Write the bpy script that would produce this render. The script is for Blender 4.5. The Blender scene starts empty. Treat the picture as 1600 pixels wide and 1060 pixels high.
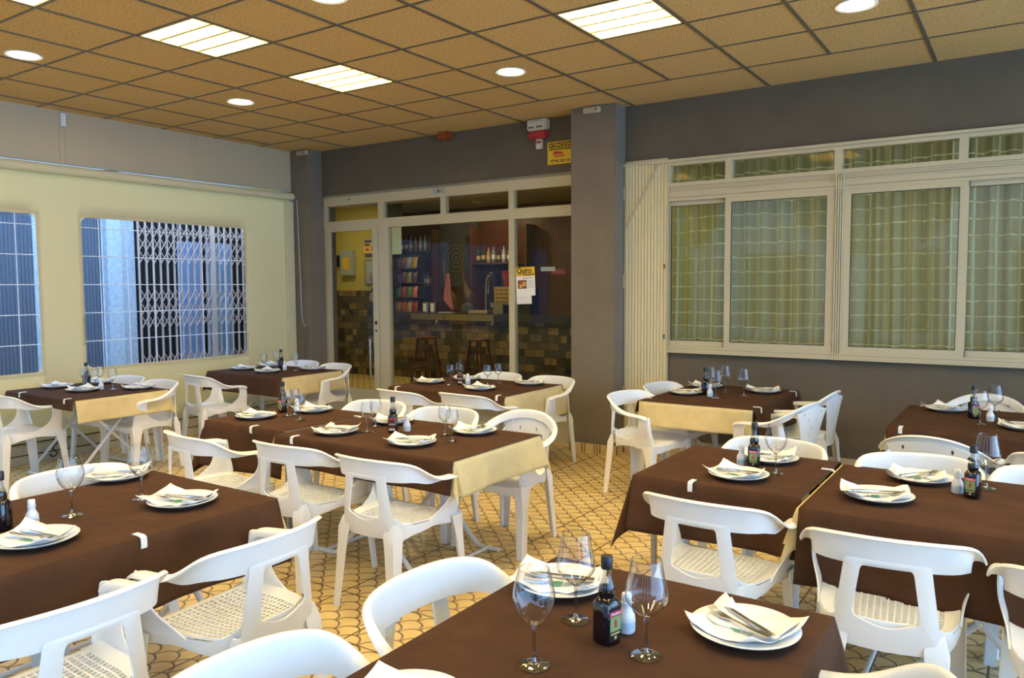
import bpy, bmesh, math, random
from mathutils import Vector, Matrix
random.seed(7)
C = bpy.context.scene.collection
D = bpy.data
PI = math.pi

# ---------------------------------------------------------------- camera
cam = D.cameras.new('camera'); cam.sensor_width = 36; cam.lens = 1210 / 1600 * 36
cam.clip_start = .05; cam.clip_end = 200
co = D.objects.new('camera', cam); C.objects.link(co)
def cam_matrix(loc, yaw, pitch, roll):
    cy, sy, cp, sp = math.cos(yaw), math.sin(yaw), math.cos(pitch), math.sin(pitch)
    f = Vector((sy * cp, cy * cp, sp)); r = Vector((cy, -sy, 0)); u = r.cross(f)
    c, s = math.cos(roll), math.sin(roll)
    r2 = c * r + s * u; u2 = -s * r + c * u
    m = Matrix((r2, u2, -f)).transposed().to_4x4(); m.translation = loc
    return m
co.matrix_world = cam_matrix(Vector((6.631, -5.895, 1.60)), -.5898, -.0675, -.0059)
bpy.context.scene.camera = co

# ---------------------------------------------------------------- world, exposure
sc = bpy.context.scene
w = D.worlds.new('daylight'); sc.world = w; w.use_nodes = True
bg = w.node_tree.nodes['Background']
bg.inputs[0].default_value = (.37, .62, 1.0, 1); bg.inputs[1].default_value = 2.5
sc.view_settings.view_transform = 'Standard'; sc.view_settings.look = 'None'
sc.view_settings.exposure = 1.5; sc.view_settings.gamma = 1.0
sc.view_settings.use_curve_mapping = False
sc.cycles.use_denoising = True
sc.cycles.max_bounces = 8; sc.cycles.diffuse_bounces = 4; sc.cycles.glossy_bounces = 3
sc.cycles.transmission_bounces = 6; sc.cycles.transparent_max_bounces = 24
sc.cycles.caustics_reflective = False; sc.cycles.caustics_refractive = False
sc.cycles.sample_clamp_indirect = 4
PANEL_E = 17.0      # fluorescent troffers
DOWN_E = 30.0       # round downlights

# ---------------------------------------------------------------- node helpers
def srgb(r, g, b):
    def f(c):
        c /= 255
        return c / 12.92 if c <= .04045 else ((c + .055) / 1.055) ** 2.4
    return (f(r), f(g), f(b), 1)
def new_mat(name):
    m = D.materials.new(name); m.use_nodes = True
    return m, m.node_tree.nodes, m.node_tree.links
def mat(name, col, rough=.5, metal=0, noise=0, nscale=30, bump=0, bscale=200, spec=.5, sheen=0, trans=0, emis=0, sss=0):
    m, N, L = new_mat(name)
    b = N['Principled BSDF']
    b.inputs['Base Color'].default_value = col
    b.inputs['Roughness'].default_value = rough; b.inputs['Metallic'].default_value = metal
    b.inputs['Specular IOR Level'].default_value = spec
    if sheen: b.inputs['Sheen Weight'].default_value = sheen
    if trans: b.inputs['Transmission Weight'].default_value = trans
    if emis:
        b.inputs['Emission Color'].default_value = col; b.inputs['Emission Strength'].default_value = emis
    tc = N.new('ShaderNodeTexCoord')
    if noise:
        n = N.new('ShaderNodeTexNoise'); n.inputs['Scale'].default_value = nscale; n.inputs['Detail'].default_value = 5
        L.new(tc.outputs['Object'], n.inputs['Vector'])
        mx = N.new('ShaderNodeMix'); mx.data_type = 'RGBA'; mx.blend_type = 'MULTIPLY'
        mx.inputs[0].default_value = 1
        rp = N.new('ShaderNodeMapRange'); rp.inputs[1].default_value = .3; rp.inputs[2].default_value = .7
        rp.inputs[3].default_value = 1 - noise; rp.inputs[4].default_value = 1 + noise * .4
        L.new(n.outputs[0], rp.inputs[0]); mx.inputs[6].default_value = col
        L.new(rp.outputs[0], mx.inputs[7]); L.new(mx.outputs[2], b.inputs['Base Color'])
    if bump:
        n2 = N.new('ShaderNodeTexNoise'); n2.inputs['Scale'].default_value = bscale; n2.inputs['Detail'].default_value = 4
        L.new(tc.outputs['Object'], n2.inputs['Vector'])
        bp = N.new('ShaderNodeBump'); bp.inputs['Strength'].default_value = bump; bp.inputs['Distance'].default_value = .01
        L.new(n2.outputs[0], bp.inputs['Height']); L.new(bp.outputs[0], b.inputs['Normal'])
    return m
class G:
    """tiny math-node writer"""
    def __init__(s, N, L): s.N, s.L = N, L
    def op(s, o, a, b=None, c=None):
        n = s.N.new('ShaderNodeMath'); n.operation = o
        for i, v in enumerate((a, b, c)):
            if v is None: continue
            if isinstance(v, (int, float)): n.inputs[i].default_value = v
            else: s.L.new(v, n.inputs[i])
        return n.outputs[0]
def thin_glass(name, tint=(1, 1, 1), base=.05, edge=.6, rough=.0, power=3, dark=0):
    m, N, L = new_mat(name); N.remove(N['Principled BSDF'])
    out = N['Material Output']; t = N.new('ShaderNodeBsdfTransparent'); t.inputs[0].default_value = (*tint, 1)
    g = N.new('ShaderNodeBsdfGlossy'); g.inputs['Roughness'].default_value = rough
    lw = N.new('ShaderNodeLayerWeight'); lw.inputs[0].default_value = .5
    q = G(N, L); f = q.op('MULTIPLY_ADD', q.op('POWER', lw.outputs['Facing'], power), edge, base)
    if dark:
        cm = N.new('ShaderNodeMix'); cm.data_type = 'RGBA'; L.new(q.op('POWER', lw.outputs['Facing'], 4.0), cm.inputs[0])
        cm.inputs[6].default_value = (*tint, 1); cm.inputs[7].default_value = tuple(c * (1 - dark) for c in tint) + (1,)
        L.new(cm.outputs[2], t.inputs[0])
    mx = N.new('ShaderNodeMixShader'); L.new(f, mx.inputs[0]); L.new(t.outputs[0], mx.inputs[1]); L.new(g.outputs[0], mx.inputs[2])
    L.new(mx.outputs[0], out.inputs[0]); return m
def translucent(name, col, fac=.4, rough=.8, bump=0, bscale=8, noise=0, nscale=10, gloss=0):
    m, N, L = new_mat(name); b = N['Principled BSDF']; out = N['Material Output']
    b.inputs['Base Color'].default_value = col; b.inputs['Roughness'].default_value = rough
    b.inputs['Specular IOR Level'].default_value = .2 + gloss
    t = N.new('ShaderNodeBsdfTranslucent'); t.inputs[0].default_value = col
    mx = N.new('ShaderNodeMixShader'); mx.inputs[0].default_value = fac
    L.new(b.outputs[0], mx.inputs[1]); L.new(t.outputs[0], mx.inputs[2]); L.new(mx.outputs[0], out.inputs[0])
    tc = N.new('ShaderNodeTexCoord')
    if bump:
        n2 = N.new('ShaderNodeTexNoise'); n2.inputs['Scale'].default_value = bscale; n2.inputs['Detail'].default_value = 3
        L.new(tc.outputs['Object'], n2.inputs['Vector'])
        bp = N.new('ShaderNodeBump'); bp.inputs['Strength'].default_value = bump; bp.inputs['Distance'].default_value = .02
        L.new(n2.outputs[0], bp.inputs['Height']); L.new(bp.outputs[0], b.inputs['Normal']); L.new(bp.outputs[0], t.inputs['Normal'])
    if noise:
        n = N.new('ShaderNodeTexNoise'); n.inputs['Scale'].default_value = nscale; n.inputs['Detail'].default_value = 6
        L.new(tc.outputs['Object'], n.inputs['Vector'])
        r = N.new('ShaderNodeValToRGB'); r.color_ramp.elements[0].position = .35; r.color_ramp.elements[1].position = .7
        r.color_ramp.elements[0].color = tuple(c * (1 - noise) for c in col[:3]) + (1,); r.color_ramp.elements[1].color = col
        L.new(n.outputs[0], r.inputs[0]); L.new(r.outputs[0], b.inputs['Base Color']); L.new(r.outputs[0], t.inputs[0])
    return m

# ---------------------------------------------------------------- materials
M = {}
M['plastic'] = mat('white_plastic', (.80, .81, .80, 1), .32, noise=.04, nscale=6)
M['plastic_dim'] = mat('ivory_plastic', (.78, .76, .68, 1), .4)
M['brown'] = translucent('brown_nonwoven_cloth', (.085, .038, .018, 1), .10, .85, bump=.15, bscale=25, noise=.25, nscale=7)
M['beige'] = translucent('beige_nonwoven_cloth', (.86, .72, .38, 1), .3, .85, bump=.35, bscale=14, noise=.10, nscale=9)
M['china'] = mat('white_china', (.82, .82, .80, 1), .15)
M['paper'] = mat('white_paper', (.88, .88, .86, 1), .8, bump=.2, bscale=30)
M['green_print'] = mat('green_print', (.12, .36, .2, 1), .8)
M['grey_print'] = mat('grey_print', (.35, .4, .38, 1), .8)
M['steel'] = mat('brushed_steel', (.62, .60, .56, 1), .22, 1)
M['tube'] = mat('grey_tube', (.38, .38, .38, 1), .35, .8)
M['whitetube'] = mat('white_painted_tube', (.74, .75, .76, 1), .35)
M['black'] = mat('black_plastic', (.012, .012, .014, 1), .35)
M['rubber'] = mat('black_rubber', (.02, .02, .02, 1), .8)
M['vinegar'] = mat('dark_vinegar', (.006, .004, .006, 1), .06, spec=.8)
M['glass'] = thin_glass('drinking_glass', (.95, .96, .98), .06, .9, .0, 2.2, .5)
M['stemglass'] = thin_glass('stem_glass', (.80, .82, .84), .14, .85, .02, 1.6, .5)
M['neckglass'] = thin_glass('bottle_glass', (.8, .78, .7), .08, .7, .02, 2)
M['pane'] = thin_glass('window_pane', (.92, .94, .90), .014, .5, .0, 4)
M['vinyl'] = thin_glass('clear_vinyl', (.80, .86, .98), .03, .5, .12, 4)
M['red'] = mat('red_print', (.45, .03, .03, 1), .6)
M['pinkred'] = mat('crimson_band', (.55, .04, .1, 1), .6)
M['labelgreen'] = mat('green_label', (.24, .33, .12, 1), .6)
M['gold'] = mat('gold_print', (.6, .45, .15, 1), .5)
M['yellow'] = mat('yellow_sheet', (.80, .52, .02, 1), .5)
M['blue'] = mat('blue_print', (.10, .2, .5, 1), .5)
M['alu'] = mat('white_aluminium', (.50, .45, .30, 1), .35)
M['plaster'] = mat('grey_plaster', (.20, .165, .120, 1), .9, noise=.12, nscale=3, bump=.5, bscale=160)
M['plaster_r'] = mat('grey_brown_plaster', (.130, .108, .076, 1), .9, noise=.10, nscale=3, bump=.5, bscale=160)
M['panel'] = mat('white_wall_panel', (.50, .42, .28, 1), .45)
M['roller'] = mat('cream_roller', (.66, .60, .38, 1), .5)
M['pvc'] = translucent('cream_vinyl_sheet', (.86, .77, .50, 1), .40, .45, bump=.25, bscale=3.0, gloss=.2)
M['thread'] = mat('white_thread', (.85, .88, .95, 1), .6)
M['tbar'] = mat('ceiling_bar', (.13, .11, .08, 1), .4)
M['wood_red'] = mat('red_brown_wood', (.10, .022, .012, 1), .35, noise=.2)
M['wood'] = mat('dark_varnished_wood', (.14, .045, .015, 1), .4, noise=.3, nscale=12)
M['concrete'] = mat('pale_concrete', (.70, .72, .74, 1), .9, noise=.2, nscale=20, bump=.4)
M['shutter_dark'] = mat('dark_grey_shutter', (.17, .18, .21, 1), .6)
M['gate'] = mat('brown_gate_metal', (.80, .52, .40, 1), .6)
M['bluepane'] = mat('pale_blue_door', (.35, .50, .80, 1), .3)
M['dark'] = mat('dark_interior', (.012, .012, .014, 1), .7)
M['yellowwall'] = mat('yellow_paint', (.50, .44, .10, 1), .8)
M['whitewall'] = mat('off_white_paint', (.55, .54, .48, 1), .8)
M['leaf'] = mat('green_leaves', (.05, .13, .02, 1), .6, noise=.4, nscale=8)
M['bark'] = mat('tree_bark', (.08, .05, .03, 1), .9)
M['asphalt'] = mat('asphalt', (.12, .12, .125, 1), .9)
M['pink'] = mat('pink_towel', (.50, .16, .16, 1), .9)
M['ham'] = mat('cured_ham', (.12, .06, .02, 1), .5, noise=.4, nscale=15)
M['whitecloth'] = mat('white_rag', (.5, .5, .48, 1), .9)
M['skin'] = mat('siren_white', (.62, .58, .45, 1), .5)

def ceiling_mat():
    m, N, L = new_mat('mineral_fibre_tiles'); b = N['Principled BSDF']; b.inputs['Roughness'].default_value = .95
    tc = N.new('ShaderNodeTexCoord')
    n = N.new('ShaderNodeTexNoise'); n.inputs['Scale'].default_value = 70; n.inputs['Detail'].default_value = 8; n.inputs['Roughness'].default_value = .8
    L.new(tc.outputs['Object'], n.inputs['Vector'])
    r = N.new('ShaderNodeValToRGB'); r.color_ramp.elements[0].position = .36; r.color_ramp.elements[1].position = .58
    r.color_ramp.elements[0].color = (.35, .21, .065, 1); r.color_ramp.elements[1].color = (.74, .52, .215, 1)
    L.new(n.outputs[0], r.inputs[0]); L.new(r.outputs[0], b.inputs['Base Color'])
    bp = N.new('ShaderNodeBump'); bp.inputs['Strength'].default_value = .4; bp.inputs['Distance'].default_value = .004
    L.new(n.outputs[0], bp.inputs['Height']); L.new(bp.outputs[0], b.inputs['Normal'])
    return m
M['ceiling'] = ceiling_mat()

def scale_floor_mat(name, W=.41 / 3, line=.022, tile=.41):
    """fish-scale fans: rows of overlapping discs, dark glazed joints"""
    m, N, L = new_mat(name); b = N['Principled BSDF']; q = G(N, L)
    tc = N.new('ShaderNodeTexCoord'); sp = N.new('ShaderNodeSeparateXYZ'); L.new(tc.outputs['Object'], sp.inputs[0])
    nz = N.new('ShaderNodeTexNoise'); nz.inputs['Scale'].default_value = 9; L.new(tc.outputs['Object'], nz.inputs['Vector'])
    wob = q.op('MULTIPLY_ADD', nz.outputs[0], .10, -.05)
    u = q.op('ADD', q.op('DIVIDE', sp.outputs[0], W), wob)
    h = W * .5
    v = q.op('ADD', q.op('DIVIDE', sp.outputs[1], h), wob)
    r0 = q.op('FLOOR', v)
    def dist(row):
        odd = q.op('MULTIPLY', q.op('FLOORED_MODULO', row, 2.0), .5)
        uu = q.op('ADD', u, odd)
        du = q.op('SUBTRACT', q.op('SUBTRACT', uu, q.op('FLOOR', uu)), .5)
        dv = q.op('MULTIPLY', q.op('SUBTRACT', v, row), .5)      # in units of W
        return q.op('SQRT', q.op('ADD', q.op('MULTIPLY', du, du), q.op('MULTIPLY', dv, dv)))
    dA = dist(r0)
    l1 = q.op('LESS_THAN', q.op('ABSOLUTE', q.op('SUBTRACT', dA, .5 - line)), line)
    # the doubled inner line that widens where the fans meet
    low = q.op('SUBTRACT', 1.0, q.op('SUBTRACT', v, r0))
    l2 = q.op('LESS_THAN', q.op('ABSOLUTE', q.op('SUBTRACT', dA, q.op('MULTIPLY_ADD', low, -.035, .5 - line * 2.2))), line * .55)
    tj = q.op('LESS_THAN', q.op('ABSOLUTE', q.op('SUBTRACT', q.op('FRACT', q.op('SUBTRACT', q.op('DIVIDE', sp.outputs[0], tile), .44)), .5)), .013)
    tk = q.op('LESS_THAN', q.op('ABSOLUTE', q.op('SUBTRACT', q.op('FRACT', q.op('DIVIDE', sp.outputs[1], tile)), .5)), .010)
    ln = q.op('MINIMUM', q.op('ADD', q.op('ADD', l1, q.op('MULTIPLY', l2, .8)), q.op('MAXIMUM', tj, tk)), 1.0)
    n2 = N.new('ShaderNodeTexNoise'); n2.inputs['Scale'].default_value = 5; n2.inputs['Detail'].default_value = 6
    L.new(tc.outputs['Object'], n2.inputs['Vector'])
    rp = N.new('ShaderNodeValToRGB'); rp.color_ramp.elements[0].position = .3; rp.color_ramp.elements[1].position = .7
    rp.color_ramp.elements[0].color = (.60, .43, .17, 1); rp.color_ramp.elements[1].color = (.76, .59, .28, 1)
    L.new(n2.outputs[0], rp.inputs[0])
    mx = N.new('ShaderNodeMix'); mx.data_type = 'RGBA'; L.new(ln, mx.inputs[0]); L.new(rp.outputs[0], mx.inputs[6])
    mx.inputs[7].default_value = (.115, .065, .028, 1); L.new(mx.outputs[2], b.inputs['Base Color'])
    b.inputs['Roughness'].default_value = .38
    bp = N.new('ShaderNodeBump'); bp.inputs['Strength'].default_value = .3; bp.inputs['Distance'].default_value = -.002
    L.new(ln, bp.inputs['Height']); L.new(bp.outputs[0], b.inputs['Normal'])
    return m
M['floor'] = scale_floor_mat('fish_scale_floor_tiles')

def stone_mat():
    m, N, L = new_mat('slate_mosaic'); b = N['Principled BSDF']; b.inputs['Roughness'].default_value = .7
    tc = N.new('ShaderNodeTexCoord'); mp = N.new('ShaderNodeMapping'); mp.inputs['Rotation'].default_value = (PI / 2, 0, 0)
    L.new(tc.outputs['Object'], mp.inputs[0])
    cmb = N.new('ShaderNodeCombineXYZ'); sx = N.new('ShaderNodeSeparateXYZ'); L.new(tc.outputs['Object'], sx.inputs[0])
    L.new(sx.outputs[0], cmb.inputs[0]); L.new(sx.outputs[2], cmb.inputs[1])
    br = N.new('ShaderNodeTexBrick'); L.new(cmb.outputs[0], br.inputs['Vector']); br.inputs['Scale'].default_value = 1
    br.inputs['Brick Width'].default_value = .19; br.inputs['Row Height'].default_value = .12; br.inputs['Mortar Size'].default_value = .004
    br.offset = .37; br.squash = .6; br.squash_frequency = 3; br.inputs['Color1'].default_value = (0, 0, 0, 1); br.inputs['Color2'].default_value = (1, 1, 1, 1); br.inputs['Mortar'].default_value = (0, 0, 0, 1)
    r = N.new('ShaderNodeValToRGB'); e = r.color_ramp.elements
    e[0].position = 0; e[0].color = (.03, .035, .03, 1); e[1].position = 1; e[1].color = (.50, .34, .13, 1)
    a = r.color_ramp.elements.new(.5); a.color = (.15, .12, .065, 1)
    L.new(br.outputs['Color'], r.inputs[0])
    n = N.new('ShaderNodeTexNoise'); n.inputs['Scale'].default_value = 25; n.inputs['Detail'].default_value = 6; L.new(tc.outputs['Object'], n.inputs['Vector'])
    mx = N.new('ShaderNodeMix'); mx.data_type = 'RGBA'; mx.blend_type = 'MULTIPLY'; mx.inputs[0].default_value = .8
    L.new(r.outputs[0], mx.inputs[6]); L.new(n.outputs[0], mx.inputs[7]); L.new(mx.outputs[2], b.inputs['Base Color'])
    return m
M['stone'] = stone_mat()
def azulejo_mat():
    m, N, L = new_mat('patterned_wall_tiles'); b = N['Principled BSDF']; b.inputs['Roughness'].default_value = .4; q = G(N, L)
    tc = N.new('ShaderNodeTexCoord'); sp = N.new('ShaderNodeSeparateXYZ'); L.new(tc.outputs['Object'], sp.inputs[0])
    x = q.op('ADD', sp.outputs[0], 2.93); z = q.op('SUBTRACT', sp.outputs[2], 2.18)
    d = q.op('SQRT', q.op('ADD', q.op('MULTIPLY', x, x), q.op('MULTIPLY', z, z)))
    ring = q.op('GREATER_THAN', q.op('SINE', q.op('MULTIPLY', d, 75.0)), .3)
    ring = q.op('MULTIPLY', ring, q.op('LESS_THAN', d, .3))
    sx = q.op('SINE', q.op('MULTIPLY', x, 60.0)); sz = q.op('SINE', q.op('MULTIPLY', z, 60.0))
    pt = q.op('MULTIPLY', q.op('GREATER_THAN', q.op('MULTIPLY', sx, sz), .2), q.op('GREATER_THAN', d, .32))
    f = q.op('MINIMUM', q.op('ADD', ring, pt), 1.0)
    mx = N.new('ShaderNodeMix'); mx.data_type = 'RGBA'; L.new(f, mx.inputs[0])
    mx.inputs[6].default_value = (.09, .09, .085, 1); mx.inputs[7].default_value = (.20, .19, .16, 1)
    L.new(mx.outputs[2], b.inputs['Base Color']); return m
M['azulejo'] = azulejo_mat()
def sheer_mat():
    m, N, L = new_mat('sheer_check_curtain'); q = G(N, L); out = N['Material Output']; b = N['Principled BSDF']
    tc = N.new('ShaderNodeTexCoord'); sp = N.new('ShaderNodeSeparateXYZ'); L.new(tc.outputs['UV'], sp.inputs[0])
    nz = N.new('ShaderNodeTexNoise'); nz.inputs['Scale'].default_value = 2.2; L.new(tc.outputs['Object'], nz.inputs['Vector'])
    zz = q.op('MULTIPLY_ADD', nz.outputs[0], .06, sp.outputs[1])
    fz = q.op('FRACT', q.op('DIVIDE', zz, .125)); fx = q.op('FRACT', q.op('DIVIDE', sp.outputs[0], .15))
    ln = q.op('MAXIMUM', q.op('LESS_THAN', fz, .10), q.op('LESS_THAN', fx, .09))
    fn = q.op('MULTIPLY', q.op('LESS_THAN', q.op('FRACT', q.op('DIVIDE', zz, .0125)), .5), .18)
    f = q.op('MAXIMUM', ln, fn)
    mx = N.new('ShaderNodeMix'); mx.data_type = 'RGBA'; L.new(f, mx.inputs[0])
    st = N.new('ShaderNodeTexNoise'); st.noise_dimensions = '1D'; st.inputs['Scale'].default_value = 22; st.inputs['Detail'].default_value = 3; L.new(sp.outputs[0], st.inputs['W'])  # light and dark of the folds painted into the colour as vertical streaks
    sr = N.new('ShaderNodeValToRGB'); sr.color_ramp.elements[0].position = .36; sr.color_ramp.elements[1].position = .64
    sr.color_ramp.elements[0].color = (.30, .34, .22, 1); sr.color_ramp.elements[1].color = (.60, .62, .42, 1); L.new(st.outputs[0], sr.inputs[0])
    L.new(sr.outputs[0], mx.inputs[6]); mx.inputs[7].default_value = (.74, .77, .58, 1)
    L.new(mx.outputs[2], b.inputs['Base Color']); b.inputs['Roughness'].default_value = .9
    t = N.new('ShaderNodeBsdfTranslucent'); L.new(mx.outputs[2], t.inputs[0])
    m1 = N.new('ShaderNodeMixShader'); m1.inputs[0].default_value = .45; L.new(b.outputs[0], m1.inputs[1]); L.new(t.outputs[0], m1.inputs[2])
    tr = N.new('ShaderNodeBsdfTransparent'); m2 = N.new('ShaderNodeMixShader')
    L.new(q.op('MULTIPLY_ADD', f, .35, .60), m2.inputs[0]); L.new(tr.outputs[0], m2.inputs[1]); L.new(m1.outputs[0], m2.inputs[2])
    L.new(m2.outputs[0], out.inputs[0]); return m
M['sheer'] = sheer_mat()
def emis_mat(name, col, s):
    m, N, L = new_mat(name); N.remove(N['Principled BSDF']); e = N.new('ShaderNodeEmission')
    e.inputs[0].default_value = (*col, 1); e.inputs[1].default_value = s; L.new(e.outputs[0], N['Material Output'].inputs[0]); return m
M['lamp_warm'] = emis_mat('warm_tube_light', (1, .76, .36), PANEL_E)
M['lamp_down'] = emis_mat('white_downlight', (1, .86, .6), DOWN_E)
M['louvre'] = mat('louvre_metal', (.85, .70, .36, 1), .3, .3)

# ---------------------------------------------------------------- object helpers
def link(name, me, parent=None):
    o = D.objects.new(name, me); C.objects.link(o)
    if parent: o.parent = parent
    return o
def obj(name, bm, m, parent=None, smooth=None, loc=None):
    me = D.meshes.new(name); bmesh.ops.recalc_face_normals(bm, faces=bm.faces) if smooth != 'keep' else None
    bm.to_mesh(me); bm.free()
    for x in (m if isinstance(m, (list, tuple)) else [m]): me.materials.append(M[x] if isinstance(x, str) else x)
    if smooth is not None:
        me.shade_smooth()
        if isinstance(smooth, (int, float)): me.set_sharp_from_angle(angle=math.radians(smooth))
    o = link(name, me, parent)
    if loc: o.location = loc
    return o
def tag(o, label=None, cat=None, group=None, kind=None):
    if label: o['label'] = label
    if cat: o['category'] = cat
    if group: o['group'] = group
    if kind: o['kind'] = kind
    return o
def thing(name, label, cat, loc=(0, 0, 0), rz=0, group=None):
    o = D.objects.new(name, None); C.objects.link(o); o.empty_display_size = .05
    o.location = loc; o.rotation_euler = (0, 0, rz); return tag(o, label, cat, group)
def dup(root, loc, rz, label, group=None, cat=None, sub=True):
    r = root.copy(); C.objects.link(r); r.location = loc; r.rotation_euler = (0, 0, rz)
    r['label'] = label
    if group: r['group'] = group
    for ch in list(root.children):
        c = ch.copy(); C.objects.link(c); c.parent = r
        for g in ch.children:
            d = g.copy(); C.objects.link(d); d.parent = c
    return r
def box(bm, x0, x1, y0, y1, z0, z1, mi=0):
    v = [bm.verts.new(p) for p in ((x0, y0, z0), (x1, y0, z0), (x1, y1, z0), (x0, y1, z0), (x0, y0, z1), (x1, y0, z1), (x1, y1, z1), (x0, y1, z1))]
    for f in ((3, 2, 1, 0), (4, 5, 6, 7), (0, 1, 5, 4), (1, 2, 6, 5), (2, 3, 7, 6), (3, 0, 4, 7)):
        bm.faces.new([v[i] for i in f]).material_index = mi
    return v
def bx(*a, bevel=0):
    bm = bmesh.new(); box(bm, *a)
    if bevel: bmesh.ops.bevel(bm, geom=bm.edges[:], offset=bevel, segments=2, affect='EDGES')
    return bm
def loft(bm, rings, closed=True, cap=True, mi=0):
    vs = [[bm.verts.new(p) for p in r] for r in rings]
    n = len(rings[0])
    for a, b in zip(vs, vs[1:]):
        for i in range(n if closed else n - 1):
            j = (i + 1) % n
            bm.faces.new((a[i], a[j], b[j], b[i])).material_index = mi
    if cap and closed:
        bm.faces.new(vs[0][::-1]).material_index = mi; bm.faces.new(vs[-1]).material_index = mi
    return vs
def tube(bm, pts, r, n=10, cap=True, mi=0):
    pts = [Vector(p) for p in pts]; rs = r if isinstance(r, (list, tuple)) else [r] * len(pts)
    rings = []; up = None
    for i, p in enumerate(pts):
        a = pts[max(i - 1, 0)]; b = pts[min(i + 1, len(pts) - 1)]; t = (b - a).normalized()
        if up is None:
            up = Vector((0, 0, 1)) if abs(t.z) < .9 else Vector((1, 0, 0))
        s = t.cross(up).normalized(); up = s.cross(t).normalized()
        rings.append([p + (s * math.cos(2 * PI * k / n) + up * math.sin(2 * PI * k / n)) * rs[i] for k in range(n)])
    return loft(bm, rings, True, cap, mi)
def lathe(bm, prof, n=24, c=(0, 0), mi=0, cap=True):
    rings = [[(c[0] + max(r, 1e-4) * math.cos(2 * PI * k / n), c[1] + max(r, 1e-4) * math.sin(2 * PI * k / n), z) for k in range(n)] for r, z in prof]
    return loft(bm, rings, True, cap, mi)
def bez(p, n=8):
    """catmull-rom through points"""
    p = [Vector(a) for a in p]; out = []
    for i in range(len(p) - 1):
        a, b, c, d = p[max(i - 1, 0)], p[i], p[i + 1], p[min(i + 2, len(p) - 1)]
        for k in range(n):
            t = k / n
            out.append(.5 * ((2 * b) + (c - a) * t + (2 * a - 5 * b + 4 * c - d) * t * t + (3 * b - a - 3 * c + d) * t ** 3))
    return out + [p[-1]]
def bake(o):
    dg = bpy.context.evaluated_depsgraph_get(); dg.update()
    me = D.meshes.new_from_object(o.evaluated_get(dg)); o.modifiers.clear(); o.data = me; return o
def text_obj(name, body, size, m, parent, loc, rot=(PI / 2, 0, 0), ext=.0008, width=None, align='LEFT', bold=0):
    cu = D.curves.new(name, 'FONT'); cu.body = body; cu.size = size; cu.extrude = ext; cu.align_x = align; cu.offset = bold
    t = D.objects.new(name, cu); C.objects.link(t)
    dg = bpy.context.evaluated_depsgraph_get(); dg.update()
    me = D.meshes.new_from_object(t.evaluated_get(dg)); D.objects.remove(t); me.materials.clear(); me.materials.append(M[m])
    if width and me.vertices:
        xs = [v.co.x for v in me.vertices]; k = width / max(max(xs) - min(xs), 1e-6)
        for v in me.vertices: v.co.x *= k
    o = link(name, me, parent); o.location = loc; o.rotation_euler = rot; return o

# ================================================================ THE SETTING
XL, YF, ZC, YP = -1.05, .88, 3.285, .664
def struct(name, bm, m, parent=None, smooth=None):
    o = obj(name, bm, m, parent, smooth)
    if parent is None: o['kind'] = 'structure'
    return o
struct('floor', bx(-1.30, 11.0, -8.5, 4.49, -.10, 0), 'floor')
# ceiling with openings for the light troffers
TS = .621
GX = lambda i: -.232 + i * TS
GY = lambda j: .2063 - j * TS
PAN = [(3, 6), (3, 4), (3, 2), (7, 2), (7, 5), (7, 8), (3, 9), (11, 3), (11, 6)]     # (i, j): cell i..i+1, rows j..j+1
PAN = [(3, 3), (3, 5), (3, 7), (7, 3), (7, 6), (7, 9), (3, 10), (11, 4), (11, 7)]
def ceiling():
    bm = bmesh.new()
    xs = [XL - .2] + [GX(i) for i in range(-1, 18)]; ys = [GY(j) for j in range(13, -1, -1)] + [YF + .3]
    V = [[bm.verts.new((x, y, ZC)) for x in xs] for y in ys]
    for a in range(len(ys) - 1):
        for b in range(len(xs) - 1):
            hit = any(abs(xs[b] - GX(i)) < 1e-3 and abs(ys[a] - GY(j)) < 1e-3 for i, j in PAN)
            if not hit: bm.faces.new((V[a][b], V[a][b + 1], V[a + 1][b + 1], V[a + 1][b]))
    o = struct('ceiling', bm, 'ceiling')
    s = o.modifiers.new('s', 'SOLIDIFY'); s.thickness = .02; s.offset = 1; bake(o)
    # slab over it
    struct('ceiling_slab', bx(XL - .3, 10.9, -8.0, 6.9, ZC + .18, ZC + .3), 'plaster')
    g = bmesh.new(); t = .012; z0 = ZC - .006; y_end = YP + .2
    for i in range(-1, 18):
        y1 = y_end if i % 2 == 0 else GY(0)
        box(g, GX(i) - t, GX(i) + t, GY(13), y1, z0, ZC + .002)
    for j in range(0, 14):
        box(g, XL, GX(17), GY(j) - t * .7, GY(j) + t * .7, z0 + .001, ZC + .003)
    struct('trim_1', g, 'tbar')
ceiling()

# facade (grey plaster) ------------------------------------------------
def facade():
    bm = bmesh.new()
    box(bm, XL - .2, 3.40, YF, YF + .22, 2.735, ZC)               # lintel over the doors
    box(bm, 3.40, 10.9, YF, YF + .22, 2.725, ZC)                  # lintel over the windows
    box(bm, 3.40, 10.9, YF, YF + .22, 0, 1.0)                     # apron wall under the windows
    box(bm, 8.9, 10.9, YF, YF + .22, 1.0, 2.725)
    struct('wall_back', bm, 'plaster_r')
    struct('wall_pillar', bx(2.93, 3.40, YP, YF + .22, 0, ZC, bevel=.006), 'plaster')
    struct('wall_corner', bx(XL - .2, -.73, YP, YF + .22, 0, ZC, bevel=.006), 'plaster')
    bm = bmesh.new()
    box(bm, 2.915, 3.415, YP - .015, YP, 0, .085); box(bm, 3.40, 3.415, YP, YF, 0, .085); box(bm, 2.915, 2.93, YP, YF, 0, .085)
    o = struct('baseboard_pillar', bm, 'floor')
    struct('baseboard_right', bx(3.415, 10.9, YF - .035, YF, 0, .17, bevel=.006), 'panel')
facade()

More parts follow.
